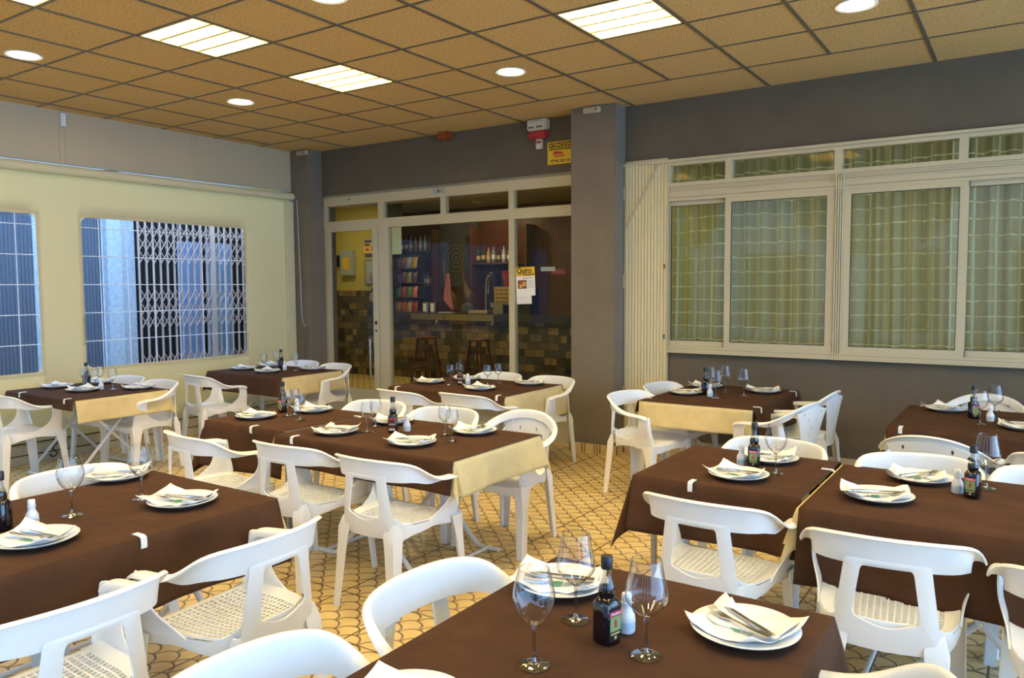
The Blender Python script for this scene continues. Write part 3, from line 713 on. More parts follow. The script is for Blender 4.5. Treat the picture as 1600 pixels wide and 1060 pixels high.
# ================================================================ BAR INTERIOR
def interior():
    struct('floor_bar', bx(-7, 3.3, 4.49, 7.0, -.10, 0), 'floor')
    struct('floor_dining', bx(3.3, 10.9, 4.49, 5.2, -.10, 0), 'floor')
    bm = bmesh.new(); box(bm, -7, -2.3, 2.3, 7.0, 3.15, 3.25); box(bm, -2.3, 10.9, 1.10, 7.0, 3.15, 3.25); struct('ceiling_bar', bm, 'whitewall')
    bm = bmesh.new(); box(bm, -2.4, -2.3, 1.1, 2.4, 0, 3.25); box(bm, -7.1, -2.4, 2.3, 2.4, 0, 3.25); box(bm, -2.3, -1.25, 1.1, 1.2, 0, 3.25); struct('wall_bar_street', bm, 'yellowwall')
    bm = bmesh.new(); box(bm, -2.35, -1.30, 1.1, 4.49, -.10, 0); box(bm, -7, -2.35, 2.35, 4.49, -.10, 0); struct('floor_bar_side', bm, 'floor')
    bm = bmesh.new(); box(bm, -7, -2.96, 4.40, 4.5, 1.545, 3.15); struct('wall_bar_left', bm, 'yellowwall')
    bm = bmesh.new(); box(bm, -7, -2.96, 4.38, 4.5, 0, 1.545); struct('wall_bar_dado', bm, 'stone')
    struct('wall_bar_back', bx(-7, 3.3, 6.45, 6.6, 0, 3.15), 'wood')
    struct('wall_bar_side', bx(-7.1, -7, 2.4, 7, 0, 3.15), 'yellowwall')
    struct('wall_partition', bx(3.12, 3.22, 1.10, 6.6, 0, 3.15), 'yellowwall')
    struct('wall_dining_back', bx(3.22, 10.9, 4.6, 4.7, 0, 3.15), 'whitewall')
    struct('wall_dining_side', bx(10.8, 10.9, 1.10, 4.7, 0, 3.15), 'whitewall')
    # counter
    t = thing('bar_counter', 'stone-clad bar counter with steel edge strips inside the doorway', 'bar counter', (-.4, 4.5, 0))
    obj('front', bx(-2.5, 3.4, 0, .25, 0, 1.03), 'stone', t)
    obj('worktop', bx(-2.54, 3.42, -.06, .62, 1.03, 1.15, bevel=.006), mat('dark_granite', (.05, .045, .04, 1), .2), t)
    for a, b in ((-2.02, -1.28), (-1.27, -.24)): obj('steel_edge', bx(a, b, -.075, -.061, 1.035, 1.14, bevel=.003), 'steel', t)
    for x in (-1.42, -.25):
        bm = bmesh.new(); tube(bm, [(x, -.07, 1.03), (x, -.11, 1.0), (x, -.11, .97)], .012, 6); obj('bag_hook', bm, 'steel', t, 60)
    # stools
    def stool(x, y, lab):
        t = thing('bar_stool', lab, 'bar stool', (x, y, 0), 0, 'wooden bar stools at the counter')
        bm = bmesh.new(); lathe(bm, [(0, .735), (.17, .735), (.185, .745), (.185, .765), (.17, .775), (0, .775)], 28); obj('seat', bm, 'wood_red', t, 40)
        for sx, sy in ((1, 1), (-1, 1), (1, -1), (-1, -1)):
            bm = bmesh.new(); p0 = Vector((sx * .10, sy * .10, .735)); p1 = Vector((sx * .185, sy * .185, 0)); n = 16
            prof = [.024, .024, .024, .026, .016, .024, .018, .024, .024, .024, .016, .022, .024, .018, .022, .018, .014]
            tube(bm, [p0.lerp(p1, k / n) for k in range(n + 1)], prof, 10); obj('leg', bm, 'wood_red', t, 60)
        for z, q in ((.24, .158), (.33, .148)):
            for dx, dy in ((1, 0), (0, 1)):
                for s in (-1, 1):
                    bm = bmesh.new(); a = Vector((s * q * dx - q * dy, s * q * dy - q * dx, z)); b = Vector((s * q * dx + q * dy, s * q * dy + q * dx, z))
                    if (dx and z < .3) or (dy and z > .3): tube(bm, [a, b], .012, 8); obj('stretcher', bm, 'wood_red', t, 60)
                    else: bm.free()
    stool(-1.79, 4.10, 'dark wooden bar stool left of the doorway centre'); stool(-.70, 4.10, 'dark wooden bar stool in front of the beer tap')
    # menu sheet
    o = obj('menu_board', bx(-2.82, -2.53, 4.33, 4.345, 2.18, 2.78), mat('blue_white_sheet', (.42, .55, .60, 1), .6)); tag(o, 'tall pale blue menu sheet hanging above the snack rack', 'menu')
    o = obj('hanging_rail', bx(-2.83, -2.52, 4.33, 4.345, 2.78, 3.15), 'dark'); tag(o, 'dark strip from which the pale menu sheet hangs', 'bracket')
    # snack rack
    t = thing('snack_rack', 'dark wire rack full of snack bags at the left end of the bar', 'rack', (-2.75, 4.70, 1.15))
    obj('back_panel', bx(-.27, .27, .16, .18, 0, 1.06), 'dark', t)
    for k in range(4): obj('shelf', bx(-.27, .27, -.06, .16, .0 + k * .26, .012 + k * .26), 'wood_red', t)
    cols = [[(.50, .28, .05), (.45, .12, .03), (.55, .35, .08), (.40, .06, .03)], [(.08, .22, .05), (.35, .05, .02), (.10, .25, .06), (.60, .18, .03)],
            [(.10, .03, .08), (.12, .04, .10), (.20, .25, .05), (.10, .05, .05)], [(.10, .03, .03), (.12, .04, .03), (.28, .34, .42), (.62, .45, .03)]]
    nm = [['brown orange', 'dark orange', 'tan', 'dark red'], ['green striped', 'maroon', 'green', 'bright orange'], ['dark purple', 'purple', 'olive green', 'brown'], ['dark maroon', 'dark brown', 'silver blue', 'yellow']]
    rw = ['bottom', 'second lowest', 'second highest', 'top']
    rnd = random.Random(3)
    for k in range(4):
        for i in range(4):
            bm = bmesh.new(); n = 6; wd, ht = .125, .20
            for sgn in (1, -1):
                pass
            rings = []
            for r in range(7):
                zz = ht * r / 6; th = .032 * math.sin(PI * min(max(r / 6, .03), .97)) + .002; ww = wd / 2 * (1 - .12 * math.sin(PI * r / 6))
                rings.append([(ww * math.cos(2 * PI * q / 12) , th * math.sin(2 * PI * q / 12) + rnd.uniform(-.003, .003), zz) for q in range(12)])
            loft(bm, rings)
            for v in bm.verts: v.co.y += v.co.z * .18
            c = cols[k][i]; m_ = mat('bag_%s' % nm[k][i].replace(' ', '_'), (*c, 1), .25, noise=.5, nscale=14)
            o = obj('snack_bag', bm, m_, None, 40, (-2.75 - .20 + i * .132, 4.69, 1.162 + k * .26))
            tag(o, '%s snack bag on the %s shelf of the rack by the bar' % (nm[k][i], rw[k]), 'snack bag', 'snack bags in the rack')
    # back shelving and bottles
    def shelfunit(name, x0, x1, zs, lab):
        t = thing(name, lab, 'shelf', ((x0 + x1) / 2, 6.3, 0)); h = (x1 - x0) / 2
        obj('upright', bx(h - .05, h, -.15, .14, .95, 2.75), 'wood', t); obj('upright', bx(-h, -h + .05, -.15, .14, .95, 2.75), 'wood', t)
        for z in zs: obj('shelf_board', bx(-h + .05, h - .05, -.15, .14, z - .03, z), 'wood', t)
        obj('backing', bx(-h, h, .14, .15, .95, 2.75), 'wood_red', t)
    shelfunit('bottle_shelf', -4.45, -3.33, (1.0, 1.62, 2.33), 'dark wooden bottle shelves left of the patterned tiles')
    shelfunit('bottle_shelf', -2.40, -1.10, (1.0, 2.06), 'dark wooden bottle shelves right of the patterned tiles')
    o = obj('wall_panel', bx(-3.33, -2.40, 6.40, 6.45, 1.6, 3.1), 'azulejo'); tag(o, 'grey patterned tile panel with a round medallion behind the bar', 'tile panel')
    bc = [('clear', (.25, .25, .22)), ('dark green', (.02, .06, .02)), ('amber', (.25, .12, .02)), ('pinkish', (.30, .10, .12)), ('pale', (.5, .48, .4)), ('yellow', (.45, .33, .04)), ('brown', (.08, .03, .02))]
    def bottle(x, y, z, k, h, where):
        c, col = bc[k]; t = thing('liquor_bottle', '%s bottle %s' % (c, where), 'bottle', (x, y, z), 0, 'bottles behind the bar')
        bm = bmesh.new(); lathe(bm, [(0, 0), (.038, 0), (.04, .01), (.04, h * .6), (.014, h * .78), (.013, h * .95), (0, h * .95)], 12); obj('body', bm, mat('bottle_' + c.replace(' ', '_'), (*col, 1), .1) if 'bottle_' + c.replace(' ', '_') not in D.materials else D.materials['bottle_' + c.replace(' ', '_')], t, 50)
        bm = bmesh.new(); lathe(bm, [(.041, h * .2), (.041, h * .45)], 12, cap=False); obj('label', bm, 'paper' if k in (0, 3, 4) else 'gold', t, 50)
        bm = bmesh.new(); lathe(bm, [(0, h * .93), (.015, h * .93), (.015, h), (0, h)], 10); obj('cap', bm, 'black', t, 50)
    pos = ['first from the left', 'second from the left', 'third from the left', 'fourth from the left', 'fifth from the left', 'sixth from the left', 'seventh from the left', 'eighth from the left']
    for i, k in enumerate((3, 3, 0, 5, 4, 4, 5)): bottle(-4.22 + i * .125, 6.24, 2.331, k, .30 + .02 * (i % 3), pos[i] + ' on the upper shelf above the snack rack')
    for i, k in enumerate((5, 1, 5, 0, 0, 5)): bottle(-3.98 + i * .112, 6.24, 1.621, k, .32 + .02 * (i % 2), pos[i] + ' on the lower shelf beside the snack rack')
    for i, k in enumerate((1, 1, 5, 0, 6, 4, 0)): bottle(-2.26 + i * .12, 6.24, 2.061, k, .30 + .03 * (i % 2), pos[i] + ' on the shelf right of the patterned tiles')
    # hams
    for x, z0, x1, lab in ((-2.30, 1.16, -2.02, 'hanging cured ham leg with the pink towel in front'), (-1.86, 1.16, -1.60, 'dark cured ham leg standing right of the pink towel')):
        bm = bmesh.new(); tube(bm, bez([(x, 5.2, 2.08), (x + .02, 5.2, 1.9), (x + .07, 5.2, 1.6), (x + .16, 5.2, 1.4), (x1, 5.2, 1.18)], 4), [.02, .022, .024, .025, .027, .03, .035, .04, .05, .065, .08, .10, .11, .10, .085, .06, .04], 12)
        o = obj('cured_ham', bm, 'ham', None, 60); tag(o, lab, 'ham', 'cured hams behind the counter')
    # towel
    bm = bmesh.new(); n = 10; V = []
    for i in range(n + 1):
        t_ = i / n; wl = -.02 - .14 * t_; wr = .03 + .11 * t_
        if t_ > .6: wl = -.16 + (t_ - .6) * .62
        V.append([bm.verts.new((-2.02 + (wl + (wr - wl) * j / 8), 4.98 + .02 * math.sin(j * 1.9 + i * .4), 1.84 - .66 * t_)) for j in range(9)])
    for i in range(n):
        for j in range(8): bm.faces.new((V[i][j], V[i + 1][j], V[i + 1][j + 1], V[i][j + 1]))
    o = obj('pink_towel', bm, 'pink', None, 60); s = o.modifiers.new('s', 'SOLIDIFY'); s.thickness = .006; bake(o); tag(o, 'pink towel hanging over the counter in front of the ham', 'towel')
    # counter things
    for x, l in ((-2.28, 'steel napkin dispenser on the counter, the left one by the rack'), (-2.11, 'steel napkin dispenser on the counter, the right one by the rack')):
        t = thing('napkin_dispenser', l, 'dispenser', (x, 4.70, 1.151), 0, 'napkin dispensers on the counter')
        obj('housing', bx(-.06, .06, -.05, .05, 0, .18, bevel=.008), 'steel', t, 40); obj('face', bx(-.035, .035, -.054, -.051, .02, .16), 'paper', t)
    bm = bmesh.new(); bmesh.ops.create_icosphere(bm, subdivisions=3, radius=.12)
    for v in bm.verts: v.co = Vector((v.co.x * 1.15, v.co.y * .7, max(v.co.z, -.06) * 1.0))
    o = obj('dark_lump', bm, mat('grey_cloth_cover', (.07, .07, .065, 1), .9), None, 60, (-1.48, 4.85, 1.21)); o.name = 'covered_dish'; tag(o, 'low grey rounded cover on the bar counter beside the beer tap', 'cover')
    o = obj('cutting_board', bx(-1.30, -.90, 4.62, 4.86, 1.151, 1.20, bevel=.006), mat('pale_wood', (.45, .32, .14, 1), .6)); tag(o, 'pale wooden board on the bar counter under the beer tap', 'board')
    t = thing('beer_tap', 'chrome curved beer tap column on the bar counter', 'beer tap', (-1.19, 4.98, 1.151))
    bm = bmesh.new(); tube(bm, bez([(.0, 0, 0), (.01, 0, .3), (.015, 0, .5), (.05, 0, .62), (.12, 0, .64)], 5), [.03] + [.02] * 20, 12); obj('column', bm, 'steel', t, 60)
    bm = bmesh.new(); tube(bm, [(.10, 0, .60), (.10, -.05, .52)], .012, 8); obj('spout', bm, 'steel', t, 60)
    bm = bmesh.new()
    for i in range(2): pass
    rings = [[(.0 + (.03 + .05 * k / 4) * math.cos(2 * PI * q / 12), (.02 + .02 * k / 4) * math.sin(2 * PI * q / 12) + .01 * math.sin(q), .6 - .36 * k / 4) for q in range(12)] for k in range(5)]
    loft(bm, rings); o = obj('white_rag', bm, 'whitecloth', None, 50, (-1.15, 5.10, 1.25)); tag(o, 'white rag hanging behind the beer tap', 'rag')
    t = thing('coffee_grinder', 'black cylindrical machine on the counter right of the beer tap', 'machine', (-1.0, 5.0, 1.151))
    bm = bmesh.new(); lathe(bm, [(0, 0), (.11, 0), (.11, .5), (.09, .68), (0, .68)], 20); obj('body', bm, 'black', t, 40)
    obj('tag', bx(-.02, .03, -.118, -.112, .10, .18), mat('blue_grey', (.2, .25, .35, 1), .5), t)
    t = thing('ice_bucket', 'red metal bucket with bottles at the right of the bar', 'bucket', (-.62, 4.98, 1.56))
    bm = bmesh.new(); lathe(bm, [(0, 0), (.14, 0), (.19, .30), (.18, .30), (.13, .02), (0, .02)], 24); obj('pail', bm, mat('red_enamel', (.30, .02, .02, 1), .35), t, 40)
    text_obj('lettering', 'CERVEZA', .05, 'whitecloth', t, (-.10, -.165, .18), width=.2)
    for i in range(3):
        bm = bmesh.new(); lathe(bm, [(0, .06), (.03, .06), (.03, .26), (.012, .34), (.012, .42), (0, .42)], 10); o = obj('beer_bottle', bm, 'black' if i else 'labelgreen', None, 50, (-.70 + i * .08, 4.98 + .04 * (i % 2), 1.56)); tag(o, ['green bottle standing in the red bucket', 'dark bottle in the middle of the red bucket', 'dark bottle at the right of the red bucket'][i], 'bottle', 'bottles in the bucket')
    t = thing('bucket_stand', 'dark shelf box carrying the red bucket behind the counter', 'shelf', (-.62, 5.0, 1.151)); obj('box', bx(-.28, .4, -.12, .15, 0, .405), 'dark', t)
    t = thing('yellow_notice', 'yellow notice board with rows of dark lettering at the right of the bar', 'notice', (-.88, 4.80, 1.30))
    obj('board', bx(0, .48, 0, .012, 0, .30), mat('dull_yellow', (.42, .30, .02, 1), .6), t)
    bm = bmesh.new()
    for r in range(4):
        for k in range(5): box(bm, .03 + k * .088, .095 + k * .088, -.003, 0, .04 + r * .065, .058 + r * .065)
    obj('text_rows', bm, 'wood', t)
    t = thing('napkin_dispenser', 'shiny metal box on the counter below the yellow notice', 'dispenser', (-.68, 4.66, 1.151)); obj('housing', bx(-.1, .1, -.05, .05, 0, .18, bevel=.006), 'steel', t, 40)
    o = obj('papers', bx(-1.95, -1.68, 4.60, 4.75, 1.151, 1.165, bevel=.003), 'whitecloth'); o.name = 'paper_stack'; tag(o, 'thin white paper pile lying on the bar counter below the towel', 'paper')
    # things on the yellow wall
    y = 4.395
    t = thing('electric_box', 'grey wall box with a yellow sticker on the yellow wall', 'wall box', (-3.86, y, 1.82))
    obj('housing', bx(-.16, .16, -.10, 0, 0, .46, bevel=.01), 'grey_print', t); obj('sticker', bx(-.08, .08, -.103, -.101, .12, .33), 'yellow', t)
    o = obj('wall_phone', bx(-4.15, -4.05, y - .06, y, 1.98, 2.2, bevel=.01), 'black'); tag(o, 'small black box on the yellow wall at the far left of the door glass', 'wall box')
    t = thing('framed_notice', 'pale framed notice on the yellow wall behind the left door', 'frame', (-3.45, y, 1.65))
    obj('frame', bx(0, .32, -.02, 0, 0, .45), 'tbar', t); obj('sheet', bx(.018, .302, -.023, -.02, .018, .432), 'grey_print', t)
    o = obj('wall_sign', bx(-3.45, -3.14, y - .02, y, 2.16, 2.46), mat('dull_maroon', (.09, .03, .035, 1), .5)); tag(o, 'dull maroon sign on the yellow wall behind the left door', 'sign')
    o = obj('wall_paper', bx(-3.27, -3.08, y - .026, y - .021, 2.38, 2.75), mat('pale_blue_sheet', (.35, .42, .45, 1), .6)); tag(o, 'pale blue paper above the maroon sign behind the left door', 'paper')
    t = thing('round_ornament', 'round straw ornament hanging on the wall behind the left door', 'ornament', (-3.24, y - .04, 1.43))
    bm = bmesh.new(); lathe(bm, [(0, -.01), (.085, -.01), (.085, .01), (0, .01)], 24)
    for v in bm.verts: v.co = Vector((v.co.x, v.co.z, v.co.y))
    obj('disc', bm, mat('straw', (.35, .26, .12, 1), .8), t)
    bm = bmesh.new(); tube(bm, [(0, 0, .085), (0, .0, .17)], .03, 8); obj('hat', bm, 'dark', t)
    bm = bmesh.new(); rnd = random.Random(5)
    for k in range(160):
        a = rnd.uniform(0, 2 * PI); b = rnd.uniform(.02, .14); p = Vector((-3.17 + b * math.cos(a), y - .06 + rnd.uniform(-.03, .03), 1.75 + b * 1.3 * math.sin(a)))
        u = Vector((rnd.uniform(-1, 1), rnd.uniform(-.4, .4), rnd.uniform(-1, 1))).normalized() * .02; v = u.orthogonal().normalized() * .008
        bm.faces.new([bm.verts.new(p + q) for q in (u, v, -u, -v)])
    o = obj('dried_bunch', bm, mat('dried_flowers', (.22, .14, .05, 1), .9)); tag(o, 'bunch of dried flowers on the wall behind the left door', 'dried flowers')
    # added unseen lamps: fill light for the bar and behind the sheer curtain
    for x, yy, e, lab in ((-3.4, 3.2, 5, 'added unseen fill lamp on the bar ceiling near the left door'), (-1.2, 3.4, 12, 'added unseen fill lamp on the bar ceiling before the counter'), (-1.8, 5.6, 5, 'added unseen fill lamp on the ceiling behind the counter'), (6.0, 2.6, 9, 'added unseen fill lamp on the dining room ceiling behind the curtain'), (4.4, 2.9, 6, 'added unseen fill lamp on the dining room ceiling near the partition')):
        t = thing('fill_lamp', lab, 'ceiling light', (x, yy, 3.15))
        bm = bmesh.new(); lathe(bm, [(0, -.03), (.09, -.03), (.10, -.02), (.10, 0), (0, 0)], 20); obj('housing', bm, 'plastic', t, 40)
        l = D.lights.new('fill_lamp_light', 'AREA'); l.shape = 'DISK'; l.size = .18; l.energy = e; l.color = (1, .9, .66) if x > 3.2 else (1, .78, .42)
        lo = D.objects.new('fill_lamp_light', l); C.objects.link(lo); lo.parent = t; lo.location = (0, 0, -.035)
interior()

# ================================================================ TABLES
ZT = .715
# name: x0 x1 y0 y1, brown drops (S, N, W, E), beige drops (S, N, W, E), legs, label words
TB = {
 'T1': ((-.78, .34, -2.75, -1.96), (.09, .05, .08, .0), (.0, .12, .10, .19), 'xy', 'far left table under the vinyl window'),
 'T2': ((-.66, .51, -.84, -.05), (.20, .10, .10, .0), (.0, .1, .1, .20), 'xy', 'table in the back left corner'),
 'T3': ((1.90, 3.14, -.78, .10), (.11, .10, .12, .0), (.07, .1, .1, .26), 'xy', 'table before the bar doorway'),
 'T4': ((2.05, 2.83, -2.74, -1.97), (.30, .20, .33, .0), (.10, .1, .1, .0), 'post', 'square table joined to the long centre table'),
 'T5': ((2.86, 4.22, -2.83, -2.01), (.18, .15, .0, .0), (.14, .14, .10, .19), 'xx', 'long centre table'),
 'T6': ((3.12, 4.01, -5.05, -3.79), (.15, .0, .15, .27), (.0, .16, .0, .14), 'xx', 'front left table'),
 'T7': ((4.15, 5.02, -.42, .80), (.0, .1, .10, .24), (.19, .0, .0, .0), 'xy', 'table beside the folding shutter'),
 'T8': ((5.12, 5.86, -2.59, -1.82), (.26, .2, .26, .0), (.0, .0, .0, .0), 'post', 'square table right of centre'),
 'T9': ((5.89, 7.15, -2.74, -1.87), (.30, .2, .0, .25), (.17, .0, .17, .0), 'xx', 'right hand table beside the square one'),
 'T10': ((5.93, 7.15, -.62, .40), (.17, .1, .03, .1), (.0, .0, .17, .0), 'xx', 'far right table below the windows'),
 'T11': ((5.38, 6.21, -5.02, -3.76), (.2, .23, .10, .26), (.0, .0, .0, .0), 'post', 'foreground table'),
}
def cloth(name, rect, z, drops, off, m, seed, thick=.0016, flare=.10):
    x0, x1, y0, y1 = rect; dS, dN, dW, dE = drops; rnd = random.Random(seed)
    x0 -= off; x1 += off; y0 -= off; y1 += off
    r = .010; ph = [rnd.uniform(0, 6.28) for _ in range(8)]
    def axis(a, b, da, db):
        L = [];
        if da > 0: L += [a - da + da * (k / 12) for k in range(12)][:]; L[-1] = a - .006
        n = max(6, int((b - a) / .045)); L += [a + (b - a) * k / n for k in range(n + 1)]
        if db > 0: L += [b + .006] + [b + db * (k / 12) for k in range(2, 13)]
        return L
    U = axis(x0, x1, dW, dE); Vv = axis(y0, y1, dS, dN)
    def fold(s, fl):
        if s <= 0: return 0, 0
        a = r * PI / 2
        if s < a: return r * math.sin(s / r), r * (1 - math.cos(s / r))
        t = s - a; o = fl; return r + o * t, r + t * math.sqrt(max(0, 1 - o * o))
    bm = bmesh.new(); G_ = []
    for u in U:
        row = []
        for v in Vv:
            ex = x0 - u if u < x0 else max(u - x1, 0); ey = y0 - v if v < y0 else max(v - y1, 0)
            sx = -1 if u < x0 else 1; sy = -1 if v < y0 else 1
            cx = min(max(u, x0), x1); cy = min(max(v, y0), y1)
            wob = .0012 * math.sin(u * 9 + ph[0]) * math.sin(v * 11 + ph[1])
            if ex == 0 and ey == 0: p = (u, v, z + max(wob, 0))
            elif ex > 0 and ey > 0:
                s = math.hypot(ex, ey); f = math.atan2(ey, ex); fl = flare + .20 * math.sin(2 * f) ** 2
                o, d = fold(s, min(fl, .6)); p = (cx + sx * o * math.cos(f), cy + sy * o * math.sin(f), z - d)
            elif ex > 0:
                k = math.exp(-min(v - y0, y1 - v) * 6)
                fl = flare + .11 * math.sin(v * 8 + ph[2]) + .04 * math.sin(v * 19 + ph[3]) + .10 * k
                o, d = fold(ex, max(fl, .03)); p = (cx + sx * o, v, z - d)
            else:
                k = math.exp(-min(u - x0, x1 - u) * 6)
                fl = flare + .11 * math.sin(u * 7 + ph[4]) + .04 * math.sin(u * 17 + ph[5]) + .10 * k
                o, d = fold(ey, max(fl, .03)); p = (u, cy + sy * o, z - d)
            row.append(bm.verts.new(p))
        G_.append(row)
    for i in range(len(U) - 1):
        for j in range(len(Vv) - 1): bm.faces.new((G_[i][j], G_[i + 1][j], G_[i + 1][j + 1], G_[i][j + 1]))
    o = obj(name, bm, m, None, 70)
    s = o.modifiers.new('s', 'SOLIDIFY'); s.thickness = thick; s.offset = -1; bake(o)
    return o
def table(k, rect, legs, lab):
    x0, x1, y0, y1 = rect; cx, cy = (x0 + x1) / 2, (y0 + y1) / 2; a, b = (x1 - x0) / 2 - .012, (y1 - y0) / 2 - .012
    t = thing('folding_table', lab + ', under its cloths', 'table', (cx, cy, 0), 0, 'terrace tables')
    obj('tabletop', bx(-a, a, -b, b, ZT - .034, ZT - .004, bevel=.006), 'plastic_dim', t)
    H = ZT - .034; tm = 'whitetube'
    if legs == 'post':
        for sx in (-1, 1):
            for sy in (-1, 1):
                bm = bmesh.new(); X, Y = sx * (a - .05), sy * (b - .05); tube(bm, [(X, Y, .03), (X, Y, H)], .0145, 12); l = obj('leg', bm, 'tube', t, 60)
                bm = bmesh.new(); tube(bm, [(X, Y, 0), (X, Y, .045)], .020, 12); obj('rubber_foot', bm, 'black', l, 60)
    elif legs == 'xy':
        for sx in (-1, 1):
            X = sx * (a - .20)
            for q in (-1, 1):
                XX = X + q * .014
                bm = bmesh.new(); tube(bm, [(XX, -q * (b - .03), .012), (XX, q * (b - .12), H)], .0125, 12); obj('leg', bm, tm, t, 60)
            bm = bmesh.new(); tube(bm, [(X - .03, 0, H / 2), (X + .03, 0, H / 2)], .006, 8); obj('pivot', bm, 'steel', t, 60)
        for q in (-1, 1):
            bm = bmesh.new(); tube(bm, [(-(a - .2), q * (b - .03), .012), ((a - .2), q * (b - .03), .012)], .0115, 10); obj('floor_bar', bm, tm, t, 60)
    else:
        for sy in (-1, 1):
            Y = sy * (b - .10)
            for q in (-1, 1):
                YY = Y + q * .014; w_ = min(a - .06, .38)
                bm = bmesh.new(); tube(bm, bez([(-q * (w_ + .09), YY, .014), (-q * (w_ - .03), YY, .014), (-q * (w_ - .11), YY, .06), (0, YY, H * .52), (q * (w_ - .06), YY, H)], 6), .014, 12); obj('leg', bm, tm, t, 60)
            bm = bmesh.new(); tube(bm, [(0, Y - .03, H * .52), (0, Y + .03, H * .52)], .006, 8); obj('pivot', bm, 'steel', t, 60)
        for q in (-1, 1):
            bm = bmesh.new(); tube(bm, [(q * (w_ + .02), -(b - .10), .02), (q * (w_ + .02), b - .10, .02)], .011, 8); obj('floor_bar', bm, tm, t, 60)
    return t
for i, (k, (rect, bd, gd, legs, lab)) in enumerate(TB.items()):
    table(k, rect, legs, lab)
    o = cloth('under_tablecloth', rect, ZT - .001, gd, .002, 'beige', 40 + i); tag(o, 'cream under-cloth of the ' + lab, 'tablecloth', 'cream under-cloths')
    if k in ('T5', 'T9'): rect = (rect[0] + .012,) + rect[1:]
    o = cloth('tablecloth', rect, ZT + .0022, bd, .009, 'brown', 40 + i); tag(o, 'dark brown cloth of the ' + lab, 'tablecloth', 'dark brown tablecloths')
ZC2 = ZT + .0036

# white tablecloth clips -------------------------------------------------
def clip_mesh():
    bm = bmesh.new(); wd = .011
    pts = [(-.045, 0, .0015), (.0, 0, .0015), (.011, 0, -.004), (.013, 0, -.022), (.012, 0, -.040), (.002, 0, -.046)]
    rings = []
    for i, p in enumerate(pts):
        a = Vector(pts[max(i - 1, 0)]); b = Vector(pts[min(i + 1, 5)]); t = (b - a).normalized(); n = Vector((t.z, 0, -t.x)) * .0018; p = Vector(p)
        rings.append([p + n + Vector((0, -wd, 0)), p + n + Vector((0, wd, 0)), p - n + Vector((0, wd, 0)), p - n + Vector((0, -wd, 0))])
    loft(bm, rings); return bm
cl0 = None
def clip(x, y, rz, lab):
    global cl0
    if cl0 is None:
        cl0 = obj('tablecloth_clip', clip_mesh(), 'plastic', None, 40); o = cl0
    else:
        o = cl0.copy(); C.objects.link(o)
    o.location = (x, y, ZC2 + .001); o.rotation_euler = (0, 0, rz); tag(o, lab, 'clip', 'white tablecloth clips')
SO, EA, NO, WE = -PI / 2, 0, PI / 2, PI
def clips():
    def S(k, x, lab, dy=.0): clip(x, TB[k][0][2] - .013, SO, lab)
    S('T1', -.53, 'white clip at the left of the front edge of the far left table'); S('T1', .22, 'white clip at the right front corner of the far left table')
    S('T4', 2.53, 'white clip on the front edge of the square table joined to the centre table')
    clip(2.845, -2.12, EA, 'white clip at the far right corner where the two centre tables meet')
    S('T5', 3.02, 'white clip at the left front corner of the long centre table')
    S('T3', 1.98, 'white clip at the left front corner of the table before the doorway'); S('T3', 3.07, 'white clip at the right front corner of the table before the doorway')
    clip(TB['T6'][0][1] + .013, -4.38, EA, 'white clip on the right edge of the front left table')
    clip(TB['T7'][0][0] - .013, -.27, WE, 'white clip on the left edge of the table by the shutter, near corner')
    clip(TB['T7'][0][1] + .013, -.30, EA, 'white clip on the right edge of the table by the shutter, near corner')
    clip(TB['T7'][0][1] + .013, .70, EA, 'white clip on the right edge of the table by the shutter, window end')
    clip(TB['T7'][0][0] - .013, .66, WE, 'white clip on the left edge of the table by the shutter, window end')
    S('T8', 5.39, 'white clip on the front edge of the square table right of centre')
    clip(TB['T8'][0][1] + .010, -2.03, EA, 'white clip where the square table meets the right hand table')
    S('T10', 5.99, 'white clip at the left front corner of the far right table')
    clip(6.0, TB['T10'][0][3] + .013, NO, 'white clip at the left corner of the far right table, window side')
clips()

